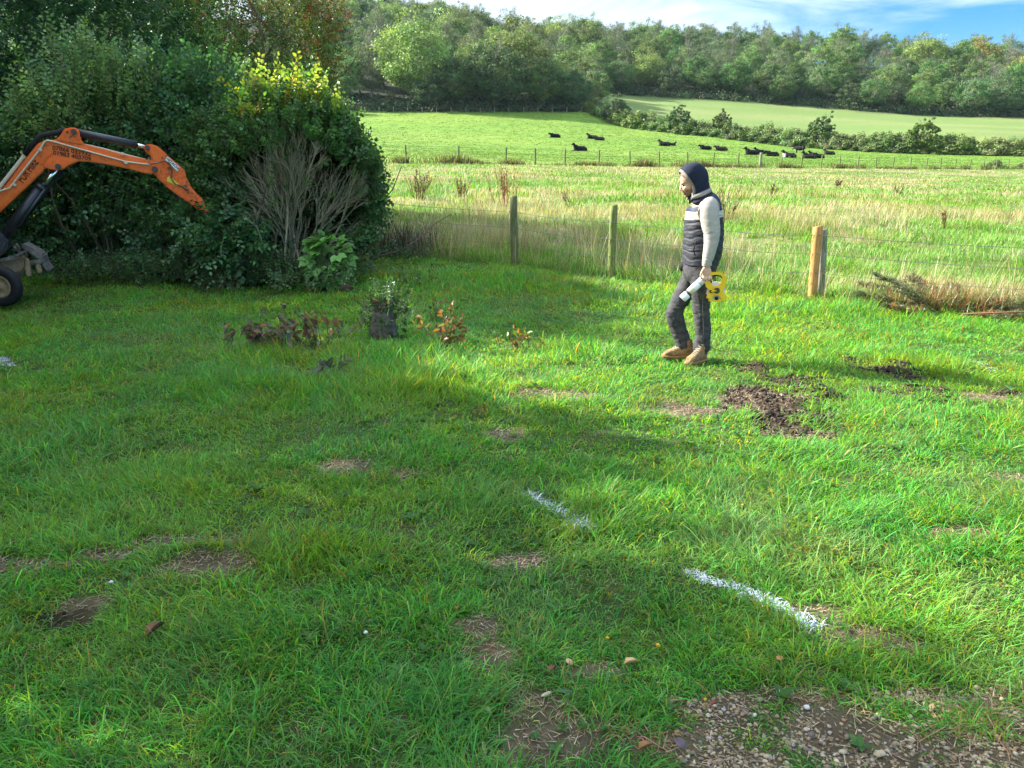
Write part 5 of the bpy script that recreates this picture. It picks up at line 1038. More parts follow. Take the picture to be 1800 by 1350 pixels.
def ploft(rows, m=40, sides=28, fold=None, caps=True):
    """rows: (px, py, Y, half width in the picture plane, half depth) -> rings; fold(s, theta, centre) scales the radius"""
    W_ = [tuple(P(r_[0], r_[1], r_[2]))+(r_[3], r_[4]) for r_ in rows]; q = crom(W_, m); C = q[:, :3]; T = unit(np.gradient(C, axis=0)); B = np.array([0, 1., 0])-T*(T@np.array([0, 1., 0]))[:, None]; B = unit(B); Nn = np.cross(T, B)
    th = np.arange(sides)*2*np.pi/sides; k = np.ones((m, sides)) if fold is None else fold(np.linspace(0, 1, m)[:, None], th[None, :], C)
    v = C[:, None]+k[..., None]*(q[:, 3, None, None]*np.cos(th)[None, :, None]*Nn[:, None]+q[:, 4, None, None]*np.sin(th)[None, :, None]*B[:, None]); return v
def loft_acc(v, a=None, caps=(True, True), col=None):
    a = a or Acc(); m, sd, _ = v.shape; i = np.arange(m-1)[:, None]*sd; j = np.arange(sd)[None]; j2 = (j+1) % sd; q = np.stack([i+j, i+j2, i+sd+j2, i+sd+j], -1).reshape(-1, 4)
    vv = v.reshape(-1, 3); t3 = []; ex = []
    for e, (ring, cp_) in enumerate(((0, caps[0]), (m-1, caps[1]))):
        if cp_: ex.append(v[ring].mean(0)); c0 = m*sd+len(ex)-1; t3 += [((ring*sd+b, ring*sd+(b+1) % sd, c0) if e else (ring*sd+(b+1) % sd, ring*sd+b, c0)) for b in range(sd)]
    if ex: vv = np.concatenate([vv, np.array(ex)])
    a.add(vv, q, t3 or None, col if col is None or np.ndim(col) == 1 else np.concatenate([col, np.repeat(col[:1], len(ex), 0)])); return a
def to_bm(bm, v):
    m, sd, _ = v.shape; vs = [[bm.verts.new(p) for p in r_] for r_ in v]
    for i in range(m-1):
        for j in range(sd): bm.faces.new((vs[i][j], vs[i][(j+1) % sd], vs[i+1][(j+1) % sd], vs[i+1][j]))
    bm.faces.new(vs[0][::-1]); bm.faces.new(vs[-1])
def displace(me, fn):
    v = verts(me); n = np.empty(len(v)*3, np.float32); me.vertex_normals.foreach_get('vector', n); n = n.reshape(-1, 3); v = v+n*fn(v)[:, None]; me.vertices.foreach_set('co', v.astype(np.float32).ravel()); me.update()
HC = P(1214, 319.5, PY0); TL = R(22); HF = Vector((-math.cos(TL), 0, -math.sin(TL))); HU = Vector((-math.sin(TL), 0, math.cos(TL))); HS = Vector((0, -1, 0))
def H(a, b, c_): return HC+HF*a+HS*b+HU*c_
HR = Matrix((( HF.x, HS.x, HU.x, 0), (HF.y, HS.y, HU.y, 0), (HF.z, HS.z, HU.z, 0), (0, 0, 0, 1)))
# one continuous body: head, neck, trunk, arms with hands, legs
bm = bmesh.new()
for c_, r_ in [((-.012, 0, .03), (.098, .076, .098)), ((.035, 0, -.03), (.055, .060, .085)), ((.040, 0, -.078), (.043, .047, .036)), ((.070, 0, -.100), (.018, .022, .017)), ((.060, .040, -.030), (.026, .022, .022)), ((.060, -.040, -.030), (.026, .022, .022)),
               ((.080, .026, .014), (.012, .024, .008)), ((.080, -.026, .014), (.012, .024, .008)), ((.083, 0, -.066), (.012, .023, .0065)), ((.081, 0, -.077), (.012, .021, .007)), ((.094, .011, -.042), (.010, .008, .007)), ((.094, -.011, -.042), (.010, .008, .007)),
               ((-.005, .078, -.02), (.022, .010, .032)), ((-.005, -.078, -.02), (.022, .010, .032))]:
    ell(bm, H(*c_), r_, HR, 20)
cone_seg(bm, H(.084, 0, .008), H(.103, 0, -.034), .0095, .012, 12)
to_bm(bm, ploft([(1221, 330, PY0, .058, .055), (1228, 346, PY0, .062, .06), (1235, 362, PY0, .10, .15), (1236, 385, PY0, .12, .165), (1234, 430, PY0, .115, .14), (1230, 470, PY0, .10, .12), (1229, 488, PY0, .09, .12)], 30, 20))
to_bm(bm, ploft([(1230, 470, 6.88, .08, .07), (1232, 520, 6.86, .07, .07), (1234, 560, 6.87, .052, .052), (1235, 592, 6.88, .048, .048), (1232, 622, 6.88, .038, .038), (1232, 630, 6.88, .04, .04)], 24, 16))
to_bm(bm, ploft([(1226, 470, 7.03, .09, .085), (1205, 515, 7.03, .07, .07), (1188, 547, 7.02, .052, .052), (1196, 580, 7.02, .048, .048), (1203, 612, 7.02, .038, .038), (1204, 624, 7.02, .04, .04)], 24, 16))
to_bm(bm, ploft([(1243, 358, 6.78, .06, .05), (1248, 385, 6.74, .05, .045), (1251, 412, 6.72, .042, .04), (1246, 445, 6.70, .036, .034), (1243, 468, 6.69, .028, .022), (1242, 474, 6.69, .034, .019)], 24, 16))
to_bm(bm, ploft([(1240, 360, 7.12, .06, .05), (1240, 390, 7.16, .05, .045), (1238, 420, 7.17, .042, .04), (1232, 450, 7.17, .036, .034), (1226, 472, 7.16, .028, .022), (1224, 482, 7.16, .034, .018)], 24, 16))
def finger(pts, r0, r1):
    q = crom([tuple(p) for p in pts], 7)
    for i in range(6): cone_seg(bm, q[i], q[i+1], r0+(r1-r0)*i/6, r0+(r1-r0)*(i+1)/6, 10)
# near hand: palm, four fingers closed round can and reel handle, thumb along the can
to_bm(bm, ploft([(1242, 469, 6.69, .030, .020), (1242, 475, 6.685, .040, .017), (1242.5, 482, 6.685, .043, .016), (1243, 486.5, 6.69, .038, .014)], 10, 16))
for k, (x0, x1, l_) in enumerate([(1236.8, 1235.6, 0.96), (1241, 1240.3, 1.06), (1245.4, 1245.6, 1.0), (1249.6, 1250.4, .84)]):
    b_ = P(x0, 485.5, 6.685); e_ = P(x1, 485.5+7.4*l_, 6.672); finger([b_, (b_+e_)/2+Vector((0, -.010, 0)), e_, e_+Vector((.002, .024*l_, -.008)), e_+Vector((.004, .036*l_, .008))], .0095, .0075)
finger([P(1236, 474, 6.675), P(1233.2, 479.5, 6.662), P(1231.8, 485, 6.662), P(1233, 489.5, 6.668)], .0115, .0085)
for k, (x0, l_) in enumerate([(1219.5, .9), (1222.5, 1.0), (1225.7, .95), (1228.5, .8)]):
    b_ = P(x0, 484, 7.16); finger([b_, b_+Vector((-.006, 0, -.03*l_)), b_+Vector((0, -.012, -.055*l_)), b_+Vector((.008, -.024, -.07*l_))], .0095, .0075)
finger([P(1221, 478, 7.15), P(1217.5, 484, 7.13), P(1217.5, 490, 7.12)], .011, .008)
body = fuse(bm, 'body', .0048, 3, .5)
def skincol(v):
    loc = (v-np.array(HC)); a = loc@np.array(HF); b_ = loc@np.array(HS); c_ = loc@np.array(HU); col = np.tile([.60, .36, .25], (len(v), 1))
    hd = (v[:, 2] > HC.z-.16); beard = np.clip((-.040-c_)*60, 0, 1)*np.clip((a+.02)*40, 0, 1)*hd*(1-np.clip(1-np.hypot(c_+.072, b_)/.014, 0, 1)*(a > .075)); col = col*(1-.72*beard[:, None])+np.array([.16, .085, .05])*.72*beard[:, None]
    lips = ((np.abs(c_+.072) < .010) & (np.abs(b_) < .022) & (a > .083) & hd); col[lips] = (.46, .20, .15)
    brow = ((np.abs(c_-.019-.004*(np.abs(b_) < .02)) < .006) & (np.abs(b_) < .045) & (np.abs(b_) > .008) & (a > .07) & hd); col[brow] = (.16, .09, .05)
    hair = hd & (c_ > .055+.02*np.sin(b_*60)) ; col[hair] = (.13, .07, .04); return col
setcol(body, skincol); body.materials.append(skin); child('body', body, man)
bm = bmesh.new()
for s_ in (-1, 1): ell(bm, H(.0735, s_*.030, -.004), (.0115, .013, .0085), HR, 12)
put(bm, 'eyes', eye_m, man)
# trousers
bm = bmesh.new()
to_bm(bm, ploft([(1230, 452, PY0, .125, .165), (1229, 470, PY0, .148, .175), (1229, 484, PY0, .140, .175), (1229, 494, PY0, .11, .15)], 16, 24))
to_bm(bm, ploft([(1233, 476, 6.86, 0.103, 0.092), (1232, 500, 6.86, 0.092, 0.092), (1232, 522, 6.86, 0.082, 0.085), (1233, 545, 6.865, 0.075, 0.078), (1235, 565, 6.87, 0.074, 0.074), (1236, 590, 6.875, 0.072, 0.072), (1233, 608, 6.88, 0.077, 0.074), (1231, 617, 6.88, 0.068, 0.069), (1231, 622, 6.88, 0.061, 0.063)], 44, 24))
to_bm(bm, ploft([(1224, 476, 7.03, 0.109, 0.092), (1212, 500, 7.03, 0.098, 0.092), (1199, 522, 7.03, 0.086, 0.087), (1187, 544, 7.025, 0.076, 0.081), (1187, 560, 7.02, 0.081, 0.078), (1192, 578, 7.02, 0.075, 0.074), (1199, 596, 7.02, 0.071, 0.072), (1200, 606, 7.02, 0.064, 0.068), (1201, 611, 7.02, 0.059, 0.063)], 44, 24))
tm = fuse(bm, 'trousers', .0075, 5, .5)
def wr(v):
    z = v[:, 2]; x = v[:, 0]; low = np.clip((.30-np.abs(z-.16))*6, 0, 1)*.7+np.exp(-((z-.52)/.09)**2)+.35
    return (.009*(fbm(x*10+v[:, 1]*7, z*9+x*20, 3, 3)-.5)*2+.005*(fbm(x*30, z*50, 5, 2)-.5)*2)*low
displace(tm, wr); tm.materials.append(trou); child('trousers', tm, man)
# seam stripe, knee pads, thigh pocket on the near leg
tube_obj('seam', [P(1236, 500, 6.770), P(1235, 540, 6.783), P(1236.5, 575, 6.796), P(1237, 605, 6.803)], .0022, solid_mat('seam_thread', (.16, .155, .15), rough=.9), man, 5)
# gilet
def quilt(s, th, C):
    z = C[:, 2][:, None]; zz = z+.012*np.sin(th*3+z*9)+.006*np.sin(th*7); ph = ((zz-.83)/.062) % 1.0; r_ = 1-.034*np.exp(-((np.minimum(ph, 1-ph))/.10)**2)+.030*(fbm(th*4+z*0, z*40+th*0, 7, 3)-.5)*2
    return r_
V = ploft([(1229, 344, PY0, .060, .072), (1234, 350, PY0, .088, .105), (1238.5, 356, PY0, .120, .160), (1239.5, 364, PY0, .143, .200), (1238, 374, PY0, .158, .216), (1237.5, 386, PY0, .166, .216), (1237, 400, PY0, .172, .208), (1236, 420, PY0, .175, .20), (1234.5, 440, PY0, .174, .195), (1231.5, 456, PY0, .163, .19), (1230.5, 466, PY0, .154, .186), (1230, 468.5, PY0, .143, .176)], 150, 72, quilt)
def giletcol(v):
    c_ = np.tile([.030, .032, .042], (len(v), 1)); zt = P(1203, 386, PY0).z; zb = P(1203, 372.5, PY0).z; xr = (v[:, 0]-P(1203, 380, PY0).x)/.33; lo = zt+.030*xr; hi = zb+.018*xr
    c_[v[:, 2] > hi] = (.012, .022, .050); s_ = (v[:, 2] > lo) & (v[:, 2] < hi); c_[s_] = (.46, .43, .33); return c_
gc = giletcol(V.reshape(-1, 3)); ga_ = loft_acc(V, caps=(False, True), col=gc); gm = ga_.mesh('gilet', navy, smooth=True); gil = child('gilet', gm, man)
tube_obj('zip_pocket', [P(1224, 424, 6.752), P(1221, 432, 6.750), P(1219, 440, 6.752), P(1222, 449, 6.755)], .006, blackcloth, man, 6)
ring = [P(1246+17.5*math.cos(t_)+4*math.sin(t_), 369-20.5*math.sin(t_), 6.765+.018*math.cos(t_*1)+.055*max(0, math.sin(t_))) for t_ in np.linspace(0, 2*math.pi, 33)]
tube_obj('armhole_piping', ring, .0085, navy, man, 8); 
# sleeves
def slv(s, th, C): return 1+.045*(fbm(th*1.5+s*3, s*34+np.sin(th)*1.2, 11, 3)-.5)*2*(.4+1.2*np.exp(-((s-.5)/.16)**2)+.9*np.exp(-((s-.92)/.12)**2))
V = ploft([(1243, 351, 6.80, .040, .030), (1245, 355, 6.785, .068, .055), (1246, 363, 6.765, .083, .070), (1247, 378, 6.745, .084, .072), (1249, 394, 6.73, .077, .066), (1251.5, 410, 6.72, .070, .062), (1250, 426, 6.71, .062, .056), (1247, 442, 6.70, .054, .050), (1244.5, 454, 6.695, .048, .044), (1243, 459, 6.69, .043, .038), (1242.5, 467, 6.69, .041, .034)], 110, 40, slv)
sl = child('sleeve', loft_acc(V, caps=(True, False)).mesh('sleeve', knit, smooth=True), man)
V = ploft([(1238, 352, 7.11, .05, .04), (1240, 362, 7.14, .075, .06), (1240, 390, 7.17, .068, .06), (1238, 420, 7.175, .06, .055), (1232, 450, 7.17, .05, .045), (1227, 470, 7.165, .038, .034)], 60, 28, slv)
child('sleeve', loft_acc(V, caps=(True, False)).mesh('sleeve', knit, smooth=True), man)
# nested hoods
lining_m = solid_mat('lining_cotton', (.25, .235, .21), rough=.9, spec=.1, noise=.15, nscale=40)
def hood(name, k, adv, mt, zlow=-.185):
    cs = np.array([.152, .147, .135, .115, .08, .03, -.03, -.08, -.12, -.155, zlow]); ra = np.array([.008, .045, .080, .108, .130, .140, .138, .126, .114, .118, .132])*k; rb = np.array([.008, .037, .066, .086, .103, .112, .111, .106, .104, .118, .140])*k
    ed_c = np.array([.152, .128, .09, .04, -.036, -.08, -.124, -.16, -.2]); ed_a = np.array([.05, .046, .034, .018, 0.0, .004, .026, .05, .06])
    nv, nu = 34, 56; cv = np.interp(np.linspace(0, 1, nv), np.linspace(0, 1, len(cs)), cs); g = []
    for c_ in cv:
        o_ = -.020+.15*min(0, c_+.10); r1, r2 = np.interp(-c_, -cs, ra), np.interp(-c_, -cs, rb); ae = np.interp(-c_, -ed_c, ed_a)+adv; cosm = np.clip(-(ae-o_)/max(r1, 1e-3), -1, 1); um = math.acos(cosm)
        u = np.linspace(-um, um, nu); wv = 1+.022*np.sin(u*3+c_*34)+.03*np.sin(c_*52+u*2.4)*np.clip(.3-c_*4, .2, 1); g.append([H(o_-r1*math.cos(t_)*w_, r2*math.sin(t_)*w_, c_*(k*.5+.5)) for t_, w_ in zip(u, wv)])
    a = Acc(); g = np.array([[list(p) for p in r_] for r_ in g]); i = np.arange(nv-1)[:, None]*nu; j = np.arange(nu-1)[None]; a.add(g.reshape(-1, 3), np.stack([i+j, i+j+1, i+nu+j+1, i+nu+j], -1).reshape(-1, 4))
    o = child(name, a.mesh(name, mt, smooth=True), man); s_ = o.modifiers.new('thick', 'SOLIDIFY'); s_.thickness = .010; s_.offset = 0; return o
hood('hood', .955, 0, hoodm); hood('hood_lining', .87, .020, lining_m, -.12)['label'] = 'pale grey inner hood showing round the face'
tube_obj('collar', [P(1216, 350, 6.90), P(1224, 350.5, 6.865), P(1236, 347, 6.85), P(1244, 343, 6.88), P(1247, 341, 6.95), P(1244, 343, 7.02), P(1236, 347, 7.05), P(1224, 350.5, 7.03), P(1216, 350, 7.0), P(1216, 350, 6.90)], .026, hoodm, man, 10)
tube_obj('drawstring', [P(1216, 340, 6.862), P(1219, 345, 6.85), P(1224, 343, 6.848), P(1221, 349, 6.845)], .003, knit, man, 6)
pb = bmesh.new(); ell(pb, P(1200.5, 469, 7.0), (.036, .05, .042), None, 16); put(pb, 'belt_pouch', blackcloth, man)
# boots
def boot(ax, ay, az, yaw, lead):
    z0 = az; c_, s_ = math.cos(yaw), math.sin(yaw)
    def W_(u, w, h): return np.array([ax+u*c_-w*s_, ay+u*s_+w*c_, z0+h])
    root = bpy.data.objects.new('boot', None); COL.objects.link(root); root.parent = man; root['label'] = lead
    us = np.linspace(-.075, .215, 26); hw = .84*np.interp(us, [-.075, -.06, 0, .06, .12, .17, .20, .215], [.018, .034, .041, .040, .050, .050, .036, .012]); ht = np.interp(us, [-.075, -.06, -.02, .03, .06, .10, .14, .19, .215], [.09, .155, .165, .155, .125, .10, .088, .072, .035]); V = []
    for u, w, h in zip(us, hw, ht):
        t_ = np.linspace(0, 2*np.pi, 25)[:-1]; cs, sn = np.cos(t_), np.sin(t_); V.append([W_(u, w*np.sign(a_)*abs(a_)**.8, .022+(h-.022)*(.5+.5*np.sign(b_)*abs(b_)**.75)) for a_, b_ in zip(cs, sn)])
    a = loft_acc(np.array(V)); bpy_m = a.mesh('upper', suede, smooth=True); o = child('upper', bpy_m, root)
    V = []
    for u, w in zip(us, hw+.006):
        lift = .012*max(0, (u-.14)/.075)**2; V.append([W_(u*1.03, w*a_, b_+lift) for a_, b_ in ((1, .003), (1.03, .03), (-1.03, .03), (-1, .003), (-.5, 0), (.5, 0))])
    o = child('sole', loft_acc(np.array(V)).mesh('sole', solem), root)
    V = [[W_(.0+.043*math.cos(t_)*k-.012, .040*math.sin(t_)*k, h) for t_ in np.linspace(0, 2*np.pi, 21)[:-1]] for h, k in ((.12, .98), (.145, 1.04), (.165, 1.05), (.175, 1.0), (.17, .9))]
    child('collar', loft_acc(np.array(V), caps=(False, False)).mesh('collar', suede, smooth=True), root)
    la = Acc(); L_ = []
    for i in range(5):
        u = .035+.019*i; h = np.interp(u, [.03, .06, .10, .14], [.158, .130, .104, .091]); L_.append([W_(u, -.026, h-.006), W_(u+.008, 0, h+.005), W_(u, .026, h-.006)])
    tubes(la, np.array(L_), np.full((5, 3), .003), 5); child('laces', la.mesh('laces', knit), root)
p1 = P(1232, 628, 6.84); boot(p1.x, p1.y, g1(p1.x, p1.y)+.005, math.pi+.75, 'tan boot of the straight leg turned toward the camera'); p2 = P(1205, 620, 7.0); boot(p2.x, p2.y, g1(p2.x, p2.y)+.015, math.pi+.05, 'tan boot of the bent leg seen from the side')

# ------------------------------------------------------------------ spray can and tape reel in the hand
canm = solid_mat('printed_can', attr=True, rough=.35, spec=.5)
A_, B_ = P(1239.5, 487.5, 6.705), P(1199.5, 525.5, 6.70); ax = (B_-A_); Lc = ax.length; ax.normalize(); R_ = .0335
can = thing('spray_can', 'white marking spray can with tan label held pointing down beside the thigh', 'spray can', tuple(A_))
prof = [(-.012, .012), (-.004, .022), (.004, .030), (.012, R_-.001), (.020, R_), (.27*Lc, R_), (.272*Lc, R_-.0015), (.285*Lc, R_-.0015), (.287*Lc, R_), (.5*Lc, R_), (.52*Lc, R_), (.70*Lc, R_), (.705*Lc, R_), (.775*Lc, R_), (.78*Lc, R_)]
colp = [(.55, .55, .56)]*3+[(.78, .79, .82)]*3+[(.08, .08, .08)]*2+[(.78, .79, .82)]*2+[(.66, .62, .50)]+[(.52, .42, .20)]+[(.03, .03, .03)]*3
def axial(prof, o0, seg=32):
    e1 = ax.cross(Vector((0, 1, 0))).normalized(); e2 = ax.cross(e1); return np.array([[list(o0+ax*d_+e1*(r_*math.cos(t_))+e2*(r_*math.sin(t_))) for t_ in np.arange(seg)*2*math.pi/seg] for d_, r_ in prof])
V = axial(prof, A_); child('can_body', loft_acc(V, col=np.repeat(np.array(colp), 32, 0)).mesh('can_body', canm, smooth=False), can)
V = axial([(.78*Lc, R_+.0012), (.785*Lc, R_+.0022), (.985*Lc, R_+.0022), (Lc, R_), (Lc, .02)], A_); child('cap', loft_acc(V).mesh('cap', solid_mat('white_cap', (.80, .81, .80), rough=.4), smooth=False), can)
for nm in ('can_body', 'cap'):
    for o in can.children:
        for pl in o.data.polygons: pl.use_smooth = len(pl.vertices) == 4
yel = solid_mat('yellow_plastic', (.78, .50, .015), rough=.35, spec=.5, noise=.06, nscale=30)
clearm = solid_mat('milky_plastic', (.62, .61, .56), rough=.3, spec=.5, noise=.15, nscale=50)
RY = 6.70
reel = thing('tape_reel', 'yellow open-frame measuring tape reel hanging from the hand', 'tape measure', tuple(P(1259, 512, RY)))
def rp(x, y, o=0): return P(x, y, RY+o)
put(disc_bm(rp(1259, 511.5), (0, 1, 0), .082, .018, 40), 'tape_drum', clearm, reel)
def strip(pts, wpx, name, mt, th=.022, off=0):
    bm = bmesh.new(); n = len(pts); Lp, Rp = [], []
    for i, (x, y) in enumerate(pts):
        a, b_ = pts[max(i-1, 0)], pts[min(i+1, n-1)]; dx, dy = b_[0]-a[0], b_[1]-a[1]; l_ = math.hypot(dx, dy); w = wpx[i]/2; Lp.append((x-dy/l_*w, y+dx/l_*w)); Rp.append((x+dy/l_*w, y-dx/l_*w))
    for s_ in (-1, 1):
        pass
    vs = [[bm.verts.new(rp(q[0], q[1], off-th/2)) for q in (Lp[i], Rp[i])]+[bm.verts.new(rp(q[0], q[1], off+th/2)) for q in (Rp[i], Lp[i])] for i in range(n)]
    for i in range(n-1):
        for j in range(4): bm.faces.new((vs[i][j], vs[i][(j+1) % 4], vs[i+1][(j+1) % 4], vs[i+1][j]))
    bm.faces.new(vs[0][::-1]); bm.faces.new(vs[-1]); bmesh.ops.recalc_face_normals(bm, faces=bm.faces)
    bmesh.ops.bevel(bm, geom=[e for e in bm.edges if e.calc_face_angle(0) > .9], offset=.003, segments=2, affect='EDGES'); return put(bm, name, mt, reel)
strip([(1252, 508), (1245.5, 501.5), (1242.3, 493), (1244, 485), (1250, 481.5), (1259, 480.8), (1268, 482), (1273, 487), (1273.4, 494), (1270, 502), (1265, 508.5)], [11, 11, 9, 7, 6, 5.5, 6.5, 8, 9, 11, 11], 'handle', yel, .030, -.012)
strip([(1253, 484.7), (1260, 484), (1267, 485.2), (1269.6, 489)], [2.2, 2.4, 2.4, 2.0], 'handle_grip', blackcloth, .034, -.012)
strip([(1255, 512), (1249, 518), (1245.5, 525.5)], [12, 11, 10], 'foot', yel, .034, -.012); strip([(1262, 512), (1269, 518), (1273.5, 525)], [12, 11, 10], 'foot', yel, .034, -.012)
strip([(1245, 527.8), (1259, 528.8), (1274, 527.4)], [3, 3, 3], 'base_bar', yel, .036, -.012)
put(disc_bm(rp(1259.3, 511, -.014), (0, 1, 0), .043, .034, 30), 'hub', yel, reel); put(disc_bm(rp(1260, 511, -.032), (0, 1, 0), .026, .010, 24), 'hub_cover', solid_mat('dark_olive_plastic', (.07, .06, .03), rough=.4), reel)
put(disc_bm(rp(1249.5, 512.5, -.03), (0, 1, 0), .012, .012, 16), 'crank_knob', blackcloth, reel); put(disc_bm(rp(1259.5, 524.5, -.02), (0, 1, 0), .016, .02, 20), 'tape_slot', blackcloth, reel)
tube_obj('crank_arm', [rp(1259, 511, -.04), rp(1249.5, 512.5, -.036)], .005, yel, reel, 8)
# ------------------------------------------------------------------ plants standing in the lawn
rng = np.random.default_rng(601)
# stump with ivy and a leafy sucker on top
sx, sy = hit(673, 596); sz = g1(sx, sy); a = Acc(); k = 22; th = np.arange(24)*2*np.pi/24; V = []
for i, z in enumerate(np.linspace(-.05, .40, k)):
    r_ = .125*(1+.10*math.cos(z*7)+.12*math.exp(-z*14))*(1+.16*(fbm(np.cos(th)*2+5, np.sin(th)*2+z*6, 3, 3)-.5)*2+.07*np.sin(th*5+z*3)+.06*np.sin(z*16)); V.append(np.stack([sx+r_*np.cos(th)+.01*z, sy+r_*np.sin(th), np.full(24, sz+z)+.02*np.sin(th*2)*(i == k-1)], 1))
st = thing('tree_stump', 'short lichened tree stump with ivy, standing in the long lawn grass', 'tree stump', (sx, sy, sz))
child('stump', loft_acc(np.array(V), caps=(False, True)).mesh('stump', solid_mat('lichen_bark', (.17, .16, .13), rough=.95, spec=.1, noise=.4, nscale=10, col2=(.07, .055, .04), bump=.012, bscale=16), smooth=True), st)
top_ = disc_bm(Vector((sx, sy, sz+.402)), (0.1, 0, 1), .118, .03, 20); put(top_, 'cut_top', solid_mat('cut_wood', (.16, .085, .045), rough=.9, spec=.1, noise=.35, nscale=20, bump=.004), st)
a = Acc(); tw = Acc(); lob = [(np.array([sx+.10, sy-.04, sz+.22]), (.14, .14, .22)), (np.array([sx-.06, sy-.08, sz+.28]), (.12, .1, .14)), (np.array([sx+.13, sy+.02, sz+.40]), (.16, .14, .13)), (np.array([sx+.02, sy+.06, sz+.48]), (.10, .10, .10))]
def ivycol(s_, u): return np.where((s_[:, 2] > sz+.40)[:, None], pick([(.08, .19, .055), (.065, .16, .05)], len(s_)), pick([(.045, .13, .045), (.07, .16, .06), (.16, .22, .12)], len(s_)))
lob.append((np.array([sx, sy-.06, sz+.2]), (.15, .10, .22))); shoots(a, lob, 210, .10, 6, .042, .62, [(1, 1, 1)], up=.6, inner=.1, colf=ivycol, twig=tw); child('ivy', a.mesh('ivy', near_leaf), st); child('stem', tw.mesh('stem', near_twig), st)
def clump(px, py, wpx, hpx, n, nl, lsz, cols, name, label, cat, asp=.6, up=.7, grp=None):
    x, y = hit(px, py); D = math.hypot(y, CH)/FPX; w, h = wpx*D/2, hpx*D; z = g1(x, y); a, tw = Acc(), Acc()
    b = np.stack([x+rng.normal(0, w*.45, n), y+rng.normal(0, w*.35, n), np.zeros(n)], 1); b[:, 2] = gz(b[:, 0], b[:, 1]); d = np.stack([rng.normal(0, .35, n), rng.normal(0, .3, n), np.ones(n)], 1)
    l0 = limb_paths(n, b, d, rnd(n, .45, 1.05)*h, 5, .12, .1); tubes(tw, l0, np.linspace(.004, .0015, 5)[None]*np.ones((n, 1)), 4, (.15, .08, .05))
    m_ = n*nl; bi = np.repeat(np.arange(n), nl); t_ = rnd(m_, .3, 1)*3.999; i = t_.astype(int); f = (t_-i)[:, None]; pos = l0[bi, i]*(1-f)+l0[bi, i+1]*f
    leaves(a, pos, sph(m_)+np.array([0, 0, .1]), sph(m_)*.8+np.array([0, -.3, .6]), lsz*rnd(m_, .5, 1.3), asp, jit(pick(cols, m_), m_, .2, .07), .45)
    return plant(name, label, cat, (x, y), [('stem', tw, near_twig), ('foliage', a, near_leaf)], grp)
WILT = [(.15, .16, .11), (.18, .16, .12), (.11, .14, .09), (.10, .20, .07), (.26, .12, .06), (.13, .13, .10), (.22, .11, .07), (.20, .21, .15)]
GR = 'wilting suckers in the lawn'
clump(540, 612, 135, 80, 28, 6, .078, WILT, 'wilting_sucker', 'broad clump of wilted purple-grey leaves on the lawn, largest of them', 'sapling', grp=GR)
clump(455, 618, 80, 52, 20, 6, .075, WILT, 'wilting_sucker', 'low wilted grey-green leaves beside the broad wilted clump', 'sapling', grp=GR)
clump(592, 672, 50, 50, 5, 5, .085, WILT[:3], 'wilting_sucker', 'small dark drooping sucker in the long grass before the stump', 'sapling', grp=GR)
clump(787, 612, 62, 80, 13, 7, .070, [(.26, .13, .05), (.17, .10, .06), (.12, .14, .05), (.30, .17, .05)], 'wilting_sucker', 'brown and orange withered sucker beyond the stump', 'sapling', grp=GR)
clump(912, 612, 60, 58, 8, 6, .065, [(.12, .22, .06), (.16, .24, .05), (.34, .16, .04)], 'wilting_sucker', 'sparse yellow and orange leaved sucker nearest the person', 'sapling', .5, grp=GR)
clump(725, 505, 80, 52, 22, 6, .05, [(.08, .20, .06), (.12, .26, .08)], 'leafy_seedling', 'fresh green leafy seedlings behind the stump', 'seedling'); clump(770, 560, 70, 45, 8, 5, .05, [(.12, .24, .07), (.26, .16, .06)], 'leafy_seedling', 'thin seedling with a few orange leaves between stump and withered sucker', 'seedling')
clump(400, 515, 120, 44, 24, 6, .05, [(.07, .16, .06), (.13, .25, .10)], 'hedge_seedling', 'pale leafy seedlings at the foot of the broad-leaved hedge', 'seedling')
clump(830, 740, 60, 30, 6, 3, .03, [(.14, .15, .06)], 'weed_stalk', 'thin dry weed stalks in the grass below the withered sucker', 'weed')
# soil clod by the sapling
def stone(px, py, L_, W_, H_, col, name, label, cat, yaw=0, tilt=0, mt=None, seed=1, lift=.0, sub=3):
    x, y = hit(px, py); g = np.random.default_rng(seed); bm = bmesh.new(); bmesh.ops.create_icosphere(bm, subdivisions=sub, radius=1)
    for v in bm.verts: n_ = v.co.copy(); k = 1+.25*(float(fbm(n_.x*1.5+seed, n_.y*1.5+n_.z, seed, 3))-.5)*2; v.co = Vector((n_.x*L_/2, n_.y*W_/2, n_.z*H_/2))*k
    me = bpy.data.meshes.new(name); bm.to_mesh(me); bm.free(); me.polygons.foreach_set('use_smooth', np.ones(len(me.polygons), bool)); me.materials.append(mt or solid_mat(name, col, rough=.75, noise=.2, nscale=60, bump=.001, bscale=120))
    o = link(name, me); o.location = (x, y, g1(x, y)+H_*.35+lift); o.rotation_euler = (tilt, 0, yaw); return tag(o, label, cat)
stone(609, 515, .20, .14, .15, (.05, .032, .02), 'earth_clod', 'dark earth clod on the lawn at the foot of the leafy sapling', 'earth clod', .3, seed=4)
stone(960, 1218, .040, .015, .010, (.42, .36, .25), 'stone', 'long pale cream stone on bare ground touching the slate', 'stone', R(35), seed=5, lift=.006); stone(993, 1213, .055, .020, .010, (.075, .095, .13), 'slate', 'blue-grey slate piece beside the cream stone', 'slate', R(-18), seed=6, lift=.006)
stone(1418, 1246, .019, .018, .014, (.5, .5, .48), 'stone', 'round white pebble at the edge of the gravel', 'stone', 0, seed=7, lift=.003); stone(1545, 1328, .036, .022, .018, (.42, .35, .23), 'stone', 'flat cream stone, biggest in the gravel', 'stone', .2, seed=8, lift=.004)
